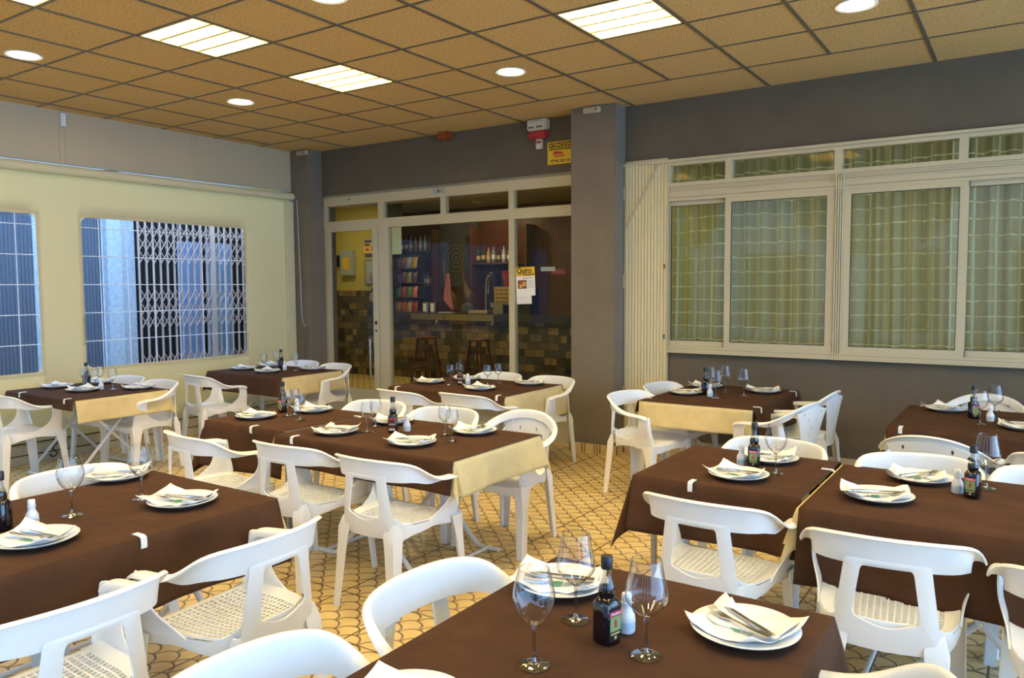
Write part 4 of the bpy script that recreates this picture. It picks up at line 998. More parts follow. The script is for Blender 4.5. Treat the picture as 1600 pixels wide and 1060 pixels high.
# ================================================================ TABLEWARE
def plate_thing():
    bm = bmesh.new()
    lathe(bm, [(0, 0), (.078, 0), (.085, .003), (.122, .016), (.134, .021), (.136, .024), (.133, .025), (.120, .020), (.090, .008), (.080, .0065), (0, .006)], 48)
    return obj('dinner_plate', bm, 'china', None, 50)
def napkin_meshes():
    out = []
    for k in range(4):
        rnd = random.Random(60 + k); n = 14; bm = bmesh.new(); V = []
        W_, H_ = .222 + .015 * (k % 2), .185
        cl = [rnd.uniform(.005, .022) for _ in range(4)]
        for i in range(n + 1):
            row = []
            for j in range(n + 1):
                u, v = i / n - .5, j / n - .5
                x = u * W_ * (1 + .12 * math.sin(v * 3 + k)); y = v * H_ * (1 + .10 * math.cos(u * 4 + k * 2)) + .02 * math.sin(u * 5 + k)
                r = math.hypot(x, y); base = .0075 + (max(r - .085, 0) * .42)
                cidx = (1 if u > 0 else 0) + (2 if v > 0 else 0); e = max(abs(u) + abs(v) - .62, 0) / .38
                z = base + cl[cidx] * e ** 1.5 + .002 * (1 + math.sin(u * 17 + k) * math.sin(v * 13 + 2 * k)) + .004 * max(0, math.sin(u * 9 + v * 6 + k)) ** 3
                row.append(bm.verts.new((x, y, z)))
            V.append(row)
        for i in range(n):
            for j in range(n): bm.faces.new((V[i][j], V[i + 1][j], V[i + 1][j + 1], V[i][j + 1]))
        # a turned-over second layer
        W2 = []
        for i in range(n + 1):
            row = []
            for j in range(8):
                u, v = i / n - .5, j / 7
                x = u * W_ * .92 + .012 * v; y = (.5 - v * .62) * H_ * .95 + .02 * math.sin(u * 5 + k)
                r = math.hypot(x, y); z = .0125 + max(r - .085, 0) * .42 + .006 * math.sin(PI * v) + .006 * max(0, .5 - v) * (1 + math.sin(u * 8 + k)) + .012 * max(abs(u) - .3, 0) * 1.2
                row.append(bm.verts.new((x, y, z)))
            W2.append(row)
        for i in range(n):
            for j in range(7): bm.faces.new((W2[i][j], W2[i + 1][j], W2[i + 1][j + 1], W2[i][j + 1]))
        o = obj('paper_napkin', bm, 'paper', None, 50); s = o.modifiers.new('s', 'SOLIDIFY'); s.thickness = .0012; s.offset = 1; bake(o)
        bm = bmesh.new(); box(bm, -.016, .016, -.030, .002, .0135, .0142); p = obj('green_mark', bm, 'green_print', o)
        bm = bmesh.new(); [box(bm, .022, .050, -.026 + q * .008, -.022 + q * .008, .0137, .0142) for q in range(4)]; box(bm, -.034, -.022, -.028, .0, .0137, .0142); obj('text_rows', bm, 'grey_print', o)
        out.append(o)
    return out
def fork_mesh():
    bm = bmesh.new()
    pts = [(-.095, .0, .007), (-.06, 0, .004), (-.01, 0, .002), (.03, 0, .003), (.045, 0, .001), (.06, 0, .0), (.072, 0, .002)]
    ws = [.0095, .0085, .0045, .0032, .008, .0115, .0115]; th = .0013; rings = []
    for p, w_ in zip(pts, ws): rings.append([(p[0], -w_, p[2]), (p[0], w_, p[2]), (p[0], w_, p[2] + th * 2), (p[0], 0, p[2] + th * 2.6), (p[0], -w_, p[2] + th * 2)])
    loft(bm, rings)
    for q in range(4):
        y = -.0095 + q * .0063
        loft(bm, [[(.071 + .012 * s, y - .0017 + (.0008 * (s == 3)), .002 + h), (.071 + .012 * s, y + .0017 - (.0008 * (s == 3)), .002 + h), (.071 + .012 * s, y + .0015, .0045 + h), (.071 + .012 * s, y - .0015, .0045 + h)] for s, h in ((0, 0), (1, .001), (2, .004), (3, .009))])
    return bm
def knife_meshes():
    bm = bmesh.new(); rings = []
    for x, w_, t_ in ((-.105, .006, .002), (-.10, .0095, .003), (-.05, .0085, .0034), (0.0, .0065, .003), (.005, .0045, .003)): rings.append([(x, -w_, 0), (x, w_, 0), (x, w_ * .8, t_ * 1.6), (x, -w_ * .8, t_ * 1.6)])
    loft(bm, rings)
    b2 = bmesh.new(); rings = []
    for x, a, b in ((.005, -.0055, .005), (.02, -.008, .006), (.08, -.0085, .006), (.10, -.005, .006), (.112, .002, .005)): rings.append([(x, a, .0018), (x, b, .0008), (x, b, .0035), (x, a, .0022)])
    loft(b2, rings); return bm, b2
plate0 = plate_thing(); nap0 = napkin_meshes()
fork0 = obj('table_fork', fork_mesh(), 'steel', None, 60)
ka, kb = knife_meshes(); knife0 = obj('table_knife', kb, 'steel', None, 30); obj('handle', ka, 'steel', knife0, 30)
protos_used = set()
def inst(p, loc, rz, label, group, cat):
    if p.name not in protos_used:
        protos_used.add(p.name); o = p
    else:
        o = p.copy(); C.objects.link(o)
        for ch in p.children: c = ch.copy(); C.objects.link(c); c.parent = o
    o.location = loc; o.rotation_euler = (0, 0, rz); tag(o, label, cat, group); return o
nset = 0
def setting(x, y, rz, where, cut=None):
    """plate, napkin, knife and fork: four loose things lying on one another"""
    global nset; k = nset % 4; nset += 1; rnd = random.Random(nset)
    inst(plate0, (x, y, ZC2), 0, 'white dinner plate ' + where, 'white dinner plates', 'plate')
    a = rz + rnd.uniform(-.25, .25)
    inst(nap0[k], (x - .012 * math.cos(a), y - .012 * math.sin(a), ZC2 + .0015), a, 'white paper napkin on plate ' + where, 'paper napkins', 'napkin')
    c = a + (cut if cut is not None else rnd.uniform(-.2, .2)); nx, ny = -math.sin(c), math.cos(c); s = 1 if rnd.random() < .5 else -1
    inst(knife0, (x + nx * .018, y + ny * .018, ZC2 + .026), c + (PI if s < 0 else 0), 'steel knife on the plate ' + where, 'table knives', 'knife')
    inst(fork0, (x - nx * .012, y - ny * .012, ZC2 + .024), c + .16 + (PI if s < 0 else 0), 'steel fork on the plate ' + where, 'table forks', 'fork')
SET = [
 (6.057, -3.985, -.25, 'nearest the right edge of the foreground table', -.2), (5.515, -3.97, .0, 'at the far corner of the foreground table', .0), (5.58, -4.73, .3, 'cut by the bottom edge of the photo', 0),
 (3.775, -4.62, .6, 'at the near end of the front left table', -.3), (3.12, -3.96, .5, 'at the far left corner of the front left table', .4), (3.765, -4.05, .1, 'at the right of the front left table', 0),
 (-.62, -2.42, .3, 'at the left of the far left table', 0), (-.175, -2.42, .1, 'at the near side of the far left table', 0), (.10, -2.07, .1, 'at the right of the far left table', 0), (-.60, -2.05, .1, 'behind the bottle of the far left table', 0),
 (-.46, -.55, .2, 'at the left of the back left corner table', 0), (.0, -.60, .1, 'at the near side of the back left corner table', 0), (.22, -.18, .1, 'at the right of the back left corner table', 0), (-.45, -.18, .1, 'at the far side of the back left corner table', 0),
 (2.05, -.41, .1, 'at the left of the table before the doorway', 0), (2.72, -.55, .0, 'at the near side of the table before the doorway', 0), (2.90, -.04, .2, 'at the right of the table before the doorway', 0), (2.20, -.05, .2, 'at the far side of the table before the doorway', 0),
 (2.27, -2.52, .1, 'at the near side of the square joined centre table', 0), (2.40, -2.13, .1, 'at the far side of the square joined centre table', 0),
 (3.149, -2.62, .1, 'at the near left of the long centre table', 0), (3.767, -2.63, .1, 'at the near right of the long centre table', 0), (3.20, -2.17, .3, 'behind the bottle of the long centre table', .4), (3.86, -2.17, .4, 'at the far right of the long centre table', .9),
 (4.32, .10, .1, 'at the left of the table by the shutter', 0), (4.83, .52, .1, 'at the right of the table by the shutter', 0), (4.32, .58, .0, 'at the window end of the table by the shutter', 0),
 (5.541, -2.40, .1, 'at the near side of the square table right of centre', .2), (5.57, -1.98, .1, 'at the far side of the square table right of centre', 0),
 (6.136, -2.45, .2, 'at the near left of the right hand table', .2), (6.245, -2.02, .3, 'at the far left of the right hand table', .9),
 (6.17, .23, -.2, 'at the window side of the far right table', -.2), (6.62, -.30, -.1, 'cut by the right edge, on the far right table', -.7),
]
for x, y, rz, wh, c in SET: setting(x, y, rz, wh, c)
# nothing else lies between; wine glasses
def glass_parts(kind, sc_=1.0):
    prof = {'tulip': [(.006, .095), (.016, .103), (.036, .125), (.048, .155), (.049, .175), (.043, .205), (.036, .232)],
            'angular': [(.006, .095), (.02, .105), (.044, .128), (.051, .145), (.049, .165), (.042, .20), (.036, .236)],
            'small': [(.006, .085), (.018, .092), (.034, .110), (.039, .135), (.038, .155), (.033, .19)]}[kind]
    pts = [p for p in bez([(a, 0, b) for a, b in prof], 5)]
    bm = bmesh.new(); lathe(bm, [(0.0, prof[0][1] - .001)] + [(p.x, p.z) for p in pts] + [(pts[-1].x - .0012, pts[-1].z + .0004), (pts[-1].x - .0014, pts[-1].z - .003)], 36, cap=False)
    z = prof[0][1]
    b2 = bmesh.new(); lathe(b2, [(0, 0), (.036, 0), (.0365, .0015), (.03, .003), (.012, .006), (.0055, .012), (.0042, .03), (.0042, z - .015), (.006, z - .003), (.009, z + .003), (0, z + .001)], 32)
    return bm, b2
def glass(x, y, kind, where, sc_=1.0):
    key = 'g' + kind
    if key not in CACHE:
        t = thing('wine_glass', '', 'wine glass'); a, b = glass_parts(kind); obj('bowl', a, 'glass', t, 60); obj('stem', b, 'stemglass', t, 60); CACHE[key] = t
    else: t = dup(CACHE[key], (0, 0, 0), 0, '')
    t.location = (x, y, ZC2 + .0005); t.scale = (sc_,) * 3; tag(t, 'empty wine glass ' + where, 'wine glass', 'empty wine glasses')
CACHE = {}
for g in [(5.698, -4.416, 'tulip', 'nearest to the viewer on the foreground table'), (5.66, -4.149, 'angular', 'behind the others before the far plate of the foreground table'), (5.897, -4.231, 'angular', 'to the right of the vinegar bottle on the foreground table'),
 (3.555, -4.387, 'tulip', 'nearest the bottle on the front left table', ), (3.56, -4.104, 'tulip', 'between the two far plates on the front left table'),
 (-.333, -2.321, 'small', 'leftmost on the far left table'), (-.20, -2.30, 'small', 'in the middle of the far left table'), (-.06, -2.22, 'small', 'rightmost on the far left table'), (-.36, -2.17, 'small', 'behind the bottle on the far left table'),
 (-.19, -.50, 'small', 'leftmost on the back left corner table'), (-.22, -.30, 'small', 'left of the bottle on the back left corner table'), (.13, -.33, 'small', 'rightmost on the back left corner table'),
 (2.305, -.43, 'small', 'leftmost on the table before the doorway'), (2.27, -.25, 'small', 'behind the bottle on the table before the doorway'), (2.60, -.27, 'small', 'third from the left on the table before the doorway'), (2.62, -.13, 'small', 'rightmost on the table before the doorway'),
 (2.394, -2.291, 'small', 'right of the bottle on the square joined centre table'), (2.60, -2.42, 'small', 'nearer the viewer on the square joined centre table'), (2.40, -2.36, 'small', 'hidden between the bottle and other glasses, joined centre table'),
 (3.283, -2.491, 'small', 'at the front left of the long centre table'), (3.20, -2.33, 'small', 'at the back left of the long centre table'), (3.751, -2.319, 'small', 'at the back right of the long centre table'), (3.908, -2.446, 'small', 'at the front right of the long centre table'),
 (4.606, .004, 'angular', 'nearest the shaker on the table by the shutter'), (4.56, .36, 'angular', 'tallest in view on the table by the shutter'), (4.756, .22, 'angular', 'at the right on the table by the shutter'), (4.49, .20, 'angular', 'beside the bottle on the table by the shutter'),
 (5.666, -2.243, 'tulip', 'on the square table right of centre'), (6.498, -2.03, 'angular', 'behind the bottle on the right hand table'),
 (6.391, -.247, 'tulip', 'in front of the bottle on the far right table'), (6.46, .03, 'angular', 'behind the shaker on the far right table')]:
    glass(*g, **({'sc_': .95} if g[2] == 'small' else {'sc_': .93} if g[1] > -1 else {}))
# vinegar bottles
def sq_ring(h, z, p=4.5, n=24):
    out = []
    for k in range(n):
        a = 2 * PI * (k + .5) / n; c, s = math.cos(a), math.sin(a); r = h / (abs(c) ** p + abs(s) ** p) ** (1 / p); out.append((r * c, r * s, z))
    return out
def vbottle(x, y, rz, where, back=False):
    key = 'vb' + str(back)
    if key not in CACHE:
        t = thing('vinegar_bottle', '', 'bottle'); bm = bmesh.new()
        loft(bm, [sq_ring(h, z, p) for h, z, p in ((.024, 0, 4), (.0275, .003, 5), (.028, .02, 6), (.0275, .098, 5), (.024, .108, 3.5), (.0185, .114, 2.4), (.0205, .121, 2), (.0215, .128, 2), (.019, .140, 2))])
        obj('body', bm, 'vinegar', t, 50)
        bm = bmesh.new(); loft(bm, [sq_ring(h, z, 2) for h, z in ((.0192, .1405), (.015, .153), (.0115, .163), (.0105, .185), (.0105, .19))]); obj('neck', bm, 'neckglass', t, 60)
        bm = bmesh.new(); lathe(bm, [(0, .186), (.0145, .186), (.0148, .189), (.0148, .216), (.0135, .218), (0, .218)], 24); obj('cap', bm, 'black', t, 40)
        y0 = -.0288; bm = bmesh.new(); box(bm, -.021, .021, y0, y0 + .0006, .012, .094)
        lb = obj('label', bm, 'black' if not back else 'wood_red', t)
        if back:
            for a, b, m_ in ((.082, .092, 'red'), (.050, .058, 'grey_print'), (.016, .028, 'paper')):
                obj('label_band', bx(-.018, .018, y0 - .0008, y0, a, b), m_, lb)
            bm = bmesh.new(); [box(bm, -.017 + q * .004, -.0155 + q * .004, y0 - .0012, y0 - .0008, .017, .027) for q in range(9)]; obj('bar_marks', bm, 'black', lb)
        else:
            obj('label_band', bx(-.021, .021, y0 - .0008, y0, .074, .086), 'pinkred', lb); obj('label_picture', bx(-.019, .019, y0 - .0008, y0, .036, .073), 'labelgreen', lb)
            bm = bmesh.new(); box(bm, -.004, .004, y0 - .0014, y0 - .0008, .046, .060); box(bm, -.0025, .0025, y0 - .0014, y0 - .0008, .060, .066); obj('picture_figure', bm, 'red', lb)
            obj('label_band', bx(-.016, .016, y0 - .0008, y0, .028, .032), 'gold', lb); obj('label_seal', bx(-.004, .004, y0 - .0008, y0, .016, .024), 'gold', lb)
            text_obj('lettering', 'Modena', .010, 'paper', lb, (-.0165, y0 - .0012, .077), width=.033, ext=.0002)
        CACHE[key] = t
    else: t = dup(CACHE[key], (0, 0, 0), 0, '')
    t.location = (x, y, ZC2 + .0005); t.rotation_euler = (0, 0, rz); tag(t, 'dark vinegar bottle with black cap ' + where, 'bottle', 'vinegar bottles')
for b in [(5.783, -4.213, 1.3, 'on the foreground table'), (3.521, -4.62, -1.0, 'at the left edge of the front left table'), (-.46, -2.24, 0, 'on the far left table'), (-.10, -.34, -1.2, 'on the back left corner table'),
          (2.36, -.36, .55, 'on the table before the doorway', True), (2.235, -2.26, .1, 'on the square joined centre table'), (3.43, -2.42, .5, 'on the long centre table', True), (4.46, .16, -1.2, 'on the table by the shutter'),
          (5.542, -2.165, .15, 'on the square table right of centre'), (6.457, -2.22, -.25, 'on the right hand table'), (6.343, -.02, .5, 'on the far right table')]: vbottle(*b)
def shaker(x, y, where):
    key = 'sh'
    if key not in CACHE:
        t = thing('salt_shaker', '', 'shaker')
        bm = bmesh.new(); lathe(bm, [(0, 0), (.020, 0), (.0225, .004), (.0225, .035), (.021, .045), (.014, .058), (.0125, .066), (.0145, .078), (.0115, .08), (0, .08)], 24); obj('body', bm, mat('milky_white', (.72, .74, .80, 1), .35), t, 50)
        bm = bmesh.new(); lathe(bm, [(0, .0802), (.0125, .0802), (.013, .082), (.0125, .098), (.011, .1), (0, .1)], 20); obj('cap', bm, 'plastic', t, 40)
        bm = bmesh.new(); lathe(bm, [(.0228, .012), (.0228, .030)], 24, cap=False); obj('label', bm, mat('pale_blue_label', (.45, .6, .68, 1), .5), t)
        CACHE[key] = t
    else: t = dup(CACHE[key], (0, 0, 0), 0, '')
    t.location = (x, y, ZC2 + .0005); tag(t, 'small white salt shaker ' + where, 'shaker', 'white salt shakers')
for s in [(5.80, -4.135, 'hidden behind the vinegar bottle on the foreground table'), (3.563, -4.535, 'beside the bottle on the front left table'), (-.14, -2.28, 'on the far left table'), (-.02, -.36, 'on the back left corner table'),
          (2.43, -.34, 'on the table before the doorway'), (2.32, -2.21, 'on the square joined centre table'), (3.475, -2.345, 'on the long centre table'), (4.54, .05, 'on the table by the shutter'),
          (5.476, -2.15, 'on the square table right of centre'), (6.40, -2.175, 'beside the bottle on the right hand table'), (6.44, -.09, 'on the far right table')]: shaker(*s)
# drinking glass liquid-free; small debris on the floor

# ================================================================ CHAIRS
def grid_obj(name, rows, thick, parent, m='plastic', sub=1, off=0, crease=None):
    bm = bmesh.new(); V = [[bm.verts.new(p) for p in r] for r in rows]
    for a, b in zip(V, V[1:]):
        for i in range(len(a) - 1): bm.faces.new((a[i], a[i + 1], b[i + 1], b[i]))
    o = obj(name, bm, m, parent, 180)
    if sub: s = o.modifiers.new('u', 'SUBSURF'); s.levels = sub; s.render_levels = sub
    s = o.modifiers.new('s', 'SOLIDIFY'); s.thickness = thick; s.offset = off; bake(o); o.data.shade_smooth(); o.data.set_sharp_from_angle(angle=math.radians(50)); return o
def join_objs(name, parts, parent):
    bm = bmesh.new()
    for p in parts:
        bm.from_mesh(p.data)
    me = D.meshes.new(name); bm.to_mesh(me); bm.free(); me.materials.append(M['plastic'])
    for p in parts: D.objects.remove(p)
    me.set_sharp_from_angle(angle=math.radians(50))
    return link(name, me, parent)
def chair_proto(kind):
    t = thing('garden_armchair', '', 'chair')
    # ---- seat
    bm = bmesh.new(); n = 20
    def S(s, q):       # s,q in -1..1
        w_ = .218 + .020 * (q + 1) / 2 - .035 * max(0, -q - .2) ** 1.3
        w_ -= .02 * max(0, -q) ** 2
        if q < -.6: w_ -= .045 * ((-q - .6) / .4) ** 2
        y = -.215 + (q + 1) / 2 * .425
        y += .012 * (1 - s * s) * (1 if q > .8 else 0) * (q - .8) * 5 - .022 * (1 - s * s) * max(0, -q - .6) / .4
        z = .432 - .014 * (1 - s * s) * (1 - q * q)
        if q > .8: z -= .020 * ((q - .8) / .2) ** 2
        if q < -.72: z += .045 * ((-q - .72) / .28) ** 2
        z += .012 * max(0, abs(s) - .85) / .15
        return Vector((s * w_, y, z))
    V = [[bm.verts.new(S(2 * i / n - 1, 2 * j / n - 1)) for j in range(n + 1)] for i in range(n + 1)]
    for i in range(n):
        for j in range(n):
            u, v = (2 * i + 1) / n - 1, (2 * j + 1) / n - 1
            c = (V[i][j], V[i + 1][j], V[i + 1][j + 1], V[i][j + 1])
            holes = abs(u) < .84 and -.78 < v < .80 and (abs(u) ** 4 + abs(v) ** 4 < .62)
            if kind == 'fan': holes = False
            if kind == 'slot': holes = holes and (i % 2 == 0)
            if holes:
                ctr = sum((x.co for x in c), Vector()) / 4; k = .72
                h = [bm.verts.new(ctr + (x.co - ctr) * k) for x in c]
                for a in range(4): b = (a + 1) % 4; bm.faces.new((c[a], c[b], h[b], h[a]))
            else: bm.faces.new(c)
    so = obj('seat_a', bm, 'plastic', None, 180); s = so.modifiers.new('s', 'SOLIDIFY'); s.thickness = .006; s.offset = -1; bake(so)
    # apron under the rim
    rim = []
    for q in [-1 + k * .2 for k in range(11)]: rim.append(S(1, q))
    rim2 = [Vector((-p.x, p.y, p.z)) for p in rim[::-1]]
    back = [S(s_, -1) for s_ in (-.6, -.2, .2, .6)]; front = [S(s_, 1) for s_ in (.6, .2, -.2, -.6)]
    loop = rim + front + rim2 + back
    bm = bmesh.new(); n2 = len(loop); rr = []
    for dz, k in ((0.002, 1.0), (-.018, 1.012), (-.050, 1.0)):
        rr.append([])
        for p in loop:
            ar = 0
            if abs(p.x) > .15 and dz < -.03: ar = .018 * math.exp(-((p.y) / .09) ** 2)      # arched side skirt
            if p.y > .15 and dz < -.03: ar = .016 * math.exp(-(p.x / .12) ** 2)
            zz = min(p.z, .437) if p.y > -.15 else p.z
            rr[-1].append(bm.verts.new((p.x * k, p.y * k, zz + dz + ar - (.03 if p.y < -.17 and dz < -.03 else 0))))
    for a, b in zip(rr, rr[1:]):
        for i in range(n2): j = (i + 1) % n2; bm.faces.new((a[i], a[j], b[j], b[i]))
    ap = obj('seat_b', bm, 'plastic', None, 180); s = ap.modifiers.new('s', 'SOLIDIFY'); s.thickness = .005; bake(ap)
    join_objs('seat', [so, ap], t)
    # ---- rail and arms (one swept shape, split into backrest and the two armrests)
    RH = .77 if kind != 'fan' else .795
    st = [(0, -.262, RH, .105), (.06, -.260, RH, .105), (.12, -.250, RH - .001, .105), (.175, -.233, RH - .004, .103), (.222, -.205, RH - .010, .098), (.250, -.165, RH - .026, .084),
          (.264, -.115, .708, .062), (.270, -.065, .676, .044), (.272, -.01, .658, .030), (.272, .05, .652, .024), (.270, .105, .650, .022), (.266, .150, .644, .022), (.262, .175, .628, .024)]
    if kind == 'fan':
        st = [(0, -.272, .800, .05), (.06, -.270, .797, .05), (.12, -.258, .787, .05), (.175, -.238, .767, .05), (.222, -.205, .738, .048), (.250, -.165, .708, .046), (.262, -.115, .682, .042), (.268, -.065, .664, .036)] + st[8:]
    def prof(i, sx):
        x, y, z, h = st[i]; a = st[max(i - 1, 0)]; b = st[min(i + 1, len(st) - 1)]
        if i == 0: tx, ty = 1, 0
        else:
            tx, ty = b[0] - a[0], b[1] - a[1]; l = math.hypot(tx, ty); tx /= l; ty /= l
        nx, ny = ty, -tx          # outward
        k = min(max((i - 4) / 4, 0), 1)
        R = [(-.004 - h * .10, -h), (-.002 - h * .05, -h * .5), (0, -.010), (.004, 0), (.014, .002), (.019, -.006)]
        A = [(-.028, -h), (-.027, -.008), (-.018, .001), (.0, .003), (.018, .001), (.026, -.012)]
        return [Vector(((x + nx * (r[0] * (1 - k) + q[0] * k)) * sx, y + ny * (r[0] * (1 - k) + q[0] * k), z + r[1] * (1 - k) + q[1] * k)) for r, q in zip(R, A)]
    lim = len(st) - 1
    rail = grid_obj('r', [prof(i, -1) for i in range(lim, 0, -1)] + [prof(i, 1) for i in range(0, lim + 1)], .006, None)
    def cut(name, test):
        b_ = bmesh.new(); b_.from_mesh(rail.data); b_.normal_update()
        bmesh.ops.delete(b_, geom=[f for f in b_.faces if not test(f.calc_center_median())], context='FACES')
        o_ = obj(name, b_, 'plastic', None, 50); return o_
    parts = [cut('r', lambda c: c.y < -.118)]
    arm_bits = {sx: cut('a', lambda c, sx=sx: c.y >= -.118 and c.x * sx > 0) for sx in (-1, 1)}
    D.objects.remove(rail)
    if kind != 'fan':
        # two slats and the lower rim: one curved plate round a rounded opening, open at the sides
        def yb(x, z): return -.2505 + .55 * x * x + .012 * max(0, (.52 - z) / .12) - .010 * math.sin(PI * min(max((z - .40) / .28, 0), 1))
        def loop(T, B, ht, hb, sag, rc, n=9):
            pts = []
            def corner(cx, cz, a0, a1):
                for k in range(n): a_ = a0 + (a1 - a0) * k / (n - 1); pts.append((cx + rc * math.cos(a_), cz + rc * math.sin(a_)))
            corner(ht - rc, T - rc, PI / 2, 0); corner(hb - rc, B + rc, 0, -PI / 2)
            for k in range(1, 8): q_ = k / 8; pts.append(((hb - rc) * (1 - 2 * q_), B - sag * math.sin(PI * q_)))
            corner(-hb + rc, B + rc, -PI / 2, -PI); corner(-ht + rc, T - rc, PI, PI / 2)
            for k in range(1, 8): q_ = k / 8; pts.append(((-ht + rc) * (1 - 2 * q_), T))
            return pts
        ins = loop(.672, .486, .082, .102, .022, .024); outs = loop(.686, .385, .130, .168, .006, .008)
        bm = bmesh.new(); rings = []
        for f in (0, .12, .5, .88, 1): rings.append([bm.verts.new((i_[0] * (1 - f) + o_[0] * f, yb(i_[0] * (1 - f) + o_[0] * f, i_[1] * (1 - f) + o_[1] * f) - .004 * math.sin(PI * f), i_[1] * (1 - f) + o_[1] * f)) for i_, o_ in zip(ins, outs)])
        for r1, r2 in zip(rings, rings[1:]):
            for k in range(len(r1)): j_ = (k + 1) % len(r1); bm.faces.new((r1[k], r1[j_], r2[j_], r2[k]))
        p = obj('s', bm, 'plastic', None, 180); s = p.modifiers.new('s', 'SOLIDIFY'); s.thickness = .008; s.offset = 0; bake(p); parts.append(p)
    else:
        bm = bmesh.new(); nx_, nz_ = 8, 7; V = []
        for j in range(nz_ + 1):
            z = .385 + (.765 - .385) * j / nz_; q = j / nz_; hw = .105 + .10 * q ** 2.2
            V.append([bm.verts.new(((-1 + 2 * i / nx_) * hw, -.235 - .03 * q - .012 * (1 - (-1 + 2 * i / nx_) ** 2) + .0 * q, z - .03 * q * (-1 + 2 * i / nx_) ** 2)) for i in range(nx_ + 1)])
        dia = {(2, 5), (5, 5), (3, 3), (4, 3), (3, 1)} | {(1, 5), (6, 5)}
        dia = {(2, 5), (5, 5), (1, 6) , (6, 6), (3, 4), (4, 2), (2, 3)}
        for j in range(nz_):
            for i in range(nx_):
                c = (V[j][i], V[j][i + 1], V[j + 1][i + 1], V[j + 1][i])
                if (i, j) in dia:
                    ct = sum((x.co for x in c), Vector()) / 4
                    d = [bm.verts.new(ct + Vector((0, 0, -.018))), bm.verts.new(ct + Vector((.008, 0, 0))), bm.verts.new(ct + Vector((0, 0, .018))), bm.verts.new(ct + Vector((-.008, 0, 0)))]
                    for a, b in ((0, 1), (1, 2), (2, 3), (3, 0)):
                        bm.faces.new((c[a], c[b], d[a])); bm.faces.new((c[b], d[b], d[a]))
                else: bm.faces.new(c)
        p = obj('s', bm, 'plastic', None, 180); s = p.modifiers.new('s', 'SOLIDIFY'); s.thickness = .006; bake(p); parts.append(p)
    join_objs('backrest', parts, t)
    for sx in (-1, 1):
        a = arm_bits[sx]
        rows = []
        for z, ya, yb_, x in ((.640, .085, .178, .264), (.615, .098, .184, .2655), (.58, .102, .187, .265), (.54, .095, .190, .262), (.50, .070, .193, .257), (.475, .030, .196, .250), (.450, -.02, .198, .244), (.430, -.06, .199, .238)):
            row = []
            for k, d in ((0, .004), (.15, .0), (.5, .001), (.85, .0), (1, -.010), (1.01, -.022)):
                yy = ya + (yb_ - ya) * k; qq = (yy + .215) / .425 * 2 - 1
                xe = .218 + .020 * (qq + 1) / 2 - .035 * max(0, -qq - .2) ** 1.3 - .02 * max(0, -qq) ** 2 + .003
                f = min(max((z - .44) / .11, 0), 1); f = f * f * (3 - 2 * f)
                row.append(Vector((sx * ((xe + d * (k > .9)) * (1 - f) + (x + d) * f), yy, z)))
            rows.append(row)
        b = grid_obj('a', rows, .006, None)
        join_objs('armrest', [a, b], t)
    # ---- legs: angled tapering channels
    for sx in (-1, 1):
        for fy in (1, -1):
            bm = bmesh.new(); rings = []
            for k in range(9):
                q = k / 8; z = (.425 if fy > 0 else .455) * (1 - q)
                if fy > 0: cx, cy = .222 + .022 * q, .172 + .045 * q; wx = .030 - .008 * q; wy = .030 + .018 * max(0, .3 - q) / .3 - .008 * q
                else: cx, cy = .148 + .036 * q, -.214 - .043 * q; wx = .036 - .015 * q + .004 * math.exp(-((q - .14) / .08) ** 2) - .008 * (q == 0); wy = .032 - .011 * q - .020 * (q == 0); cy -= .002 * (q == 0)
                # L-shaped channel, open to the inside
                o_, th = 1, .006
                P = [(-wx, fy * wy), (wx * .8, fy * wy), (wx, fy * wy * .8), (wx, -fy * wy), (wx - th, -fy * wy), (wx - th, fy * (wy - th)), (-wx, fy * (wy - th))]
                rings.append([(sx * (cx + a), cy + b, z) for a, b in P])
            loft(bm, rings); obj('leg', bm, 'plastic', t, 35)
    return t
CH = {}
def chair(x, y, deg, lab, kind='lattice', grp='white plastic garden armchairs'):
    loc = (x, y, 0); rz = math.radians(deg)
    if kind not in CH:
        CH[kind] = chair_proto(kind); t = CH[kind]; t.location = loc; t.rotation_euler = (0, 0, rz); t['label'] = lab; t['group'] = grp
    else: dup(CH[kind], loc, rz, lab, grp)
P_ = 'white plastic armchair '; F_ = 'white fan-backed plastic armchair '
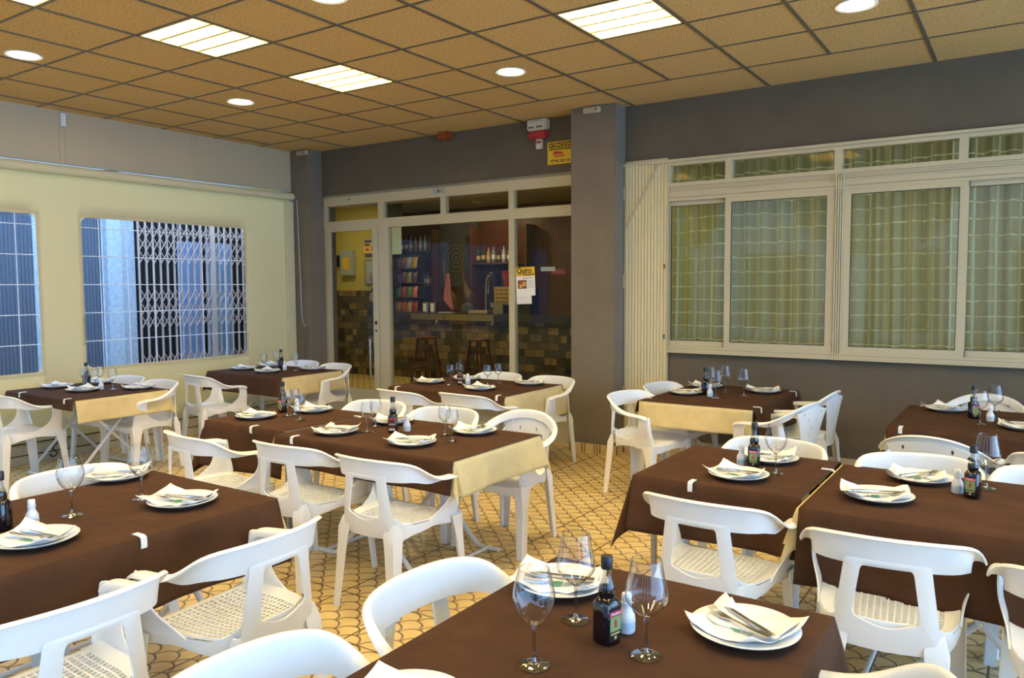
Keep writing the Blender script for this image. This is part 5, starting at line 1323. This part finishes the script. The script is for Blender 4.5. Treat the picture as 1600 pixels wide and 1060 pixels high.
for c in [
 (-.26, -2.88, 4, P_ + 'at the left edge, pulled up to the far left table'),
 (-.04, -1.20, -7, P_ + 'at the left end of the back left corner table'),
 (2.63, -3.07, -8, P_ + 'leftmost of the three in front of the two centre tables'),
 (3.30, -2.95, 1, P_ + 'middle one of the three in front of the centre tables'),
 (3.95, -2.95, 1, P_ + 'rightmost of the three in front of the long centre table'),
 (5.59, -2.80, -2, P_ + 'drawn up to the front of the square table right of centre'),
 (6.24, -2.89, 6, P_ + 'in front of the right hand table beside the square one'),
 (6.84, -2.97, 0, P_ + 'cut by the right edge of the photo, lower right'),
 (6.24, -1.05, -8, F_ + 'with diamond holes, its back to the viewer, far right table', 'fan'),
 (6.84, -1.10, 0, P_ + 'cut by the right edge, in front of the far right table'),
 (6.34, .42, 165, F_ + 'on the window side of the far right table', 'fan'),
 (6.25, -1.93, 196, P_ + 'on the far side of the right hand table, left one'),
 (6.78, -1.93, 180, P_ + 'on the far side of the right hand table, at the right edge'),
 (5.51, -1.90, 174, P_ + 'on the far side of the square table right of centre'),
 (4.22, -.42, -101, P_ + 'left of the table by the shutter, nearer the viewer', 'slot'),
 (4.22, .24, -99, P_ + 'left of the table by the shutter, nearer the shutter', 'slot'),
 (5.16, -.33, 76, F_ + 'right of the table by the shutter, nearer the viewer', 'fan'),
 (5.16, .32, 85, F_ + 'right of the table by the shutter, nearer the window', 'fan'),
 (3.95, -1.96, 181, F_ + 'at the far right corner of the long centre table', 'fan'),
 (3.36, -1.98, 186, P_ + 'on the far side of the long centre table behind its bottle'),
 (2.72, -1.98, 184, P_ + 'on the far side of the square joined centre table'),
 (2.39, -1.02, -7, P_ + 'in front of the table before the doorway, left one'),
 (2.96, -.91, -4, P_ + 'in front of the table before the doorway, right one'),
 (2.40, .02, 181, P_ + 'on the far side of the table before the doorway, middle'),
 (2.98, .0, 170, P_ + 'at the far right corner of the table before the doorway'),
 (.34, -.16, 172, P_ + 'at the right on the far side of the back left corner table'),
 (-.22, -.12, 180, P_ + 'in the middle on the far side of the back left corner table'),
 (.12, -2.07, 178, P_ + 'at the right on the far side of the far left table'),
 (-.45, -2.05, 183, P_ + 'in the middle on the far side of the far left table'),
 (3.20, -4.12, -94, P_ + 'on the far left side of the front left table, behind the plate'),
 (3.22, -4.72, -90, P_ + 'left of the front left table, by the photo edge'),
 (4.28, -4.20, 94, P_ + 'on the right side of the front left table, seen whole'),
 (4.30, -4.83, 90, P_ + 'right of the front left table, in the bottom left corner'),
 (5.42, -4.24, -92, P_ + 'on the left side of the foreground table'),
 (5.40, -4.86, -92, P_ + 'on the left side of the foreground table, cut by the bottom edge'),
 (6.28, -4.23, 90, P_ + 'cut by the bottom edge at the right of the foreground table'),
]: chair(*c)

for o_ in D.objects:
    l_ = o_.get('label')
    if l_ and len(l_.split()) > 16: print('LONG', o_.name, l_)
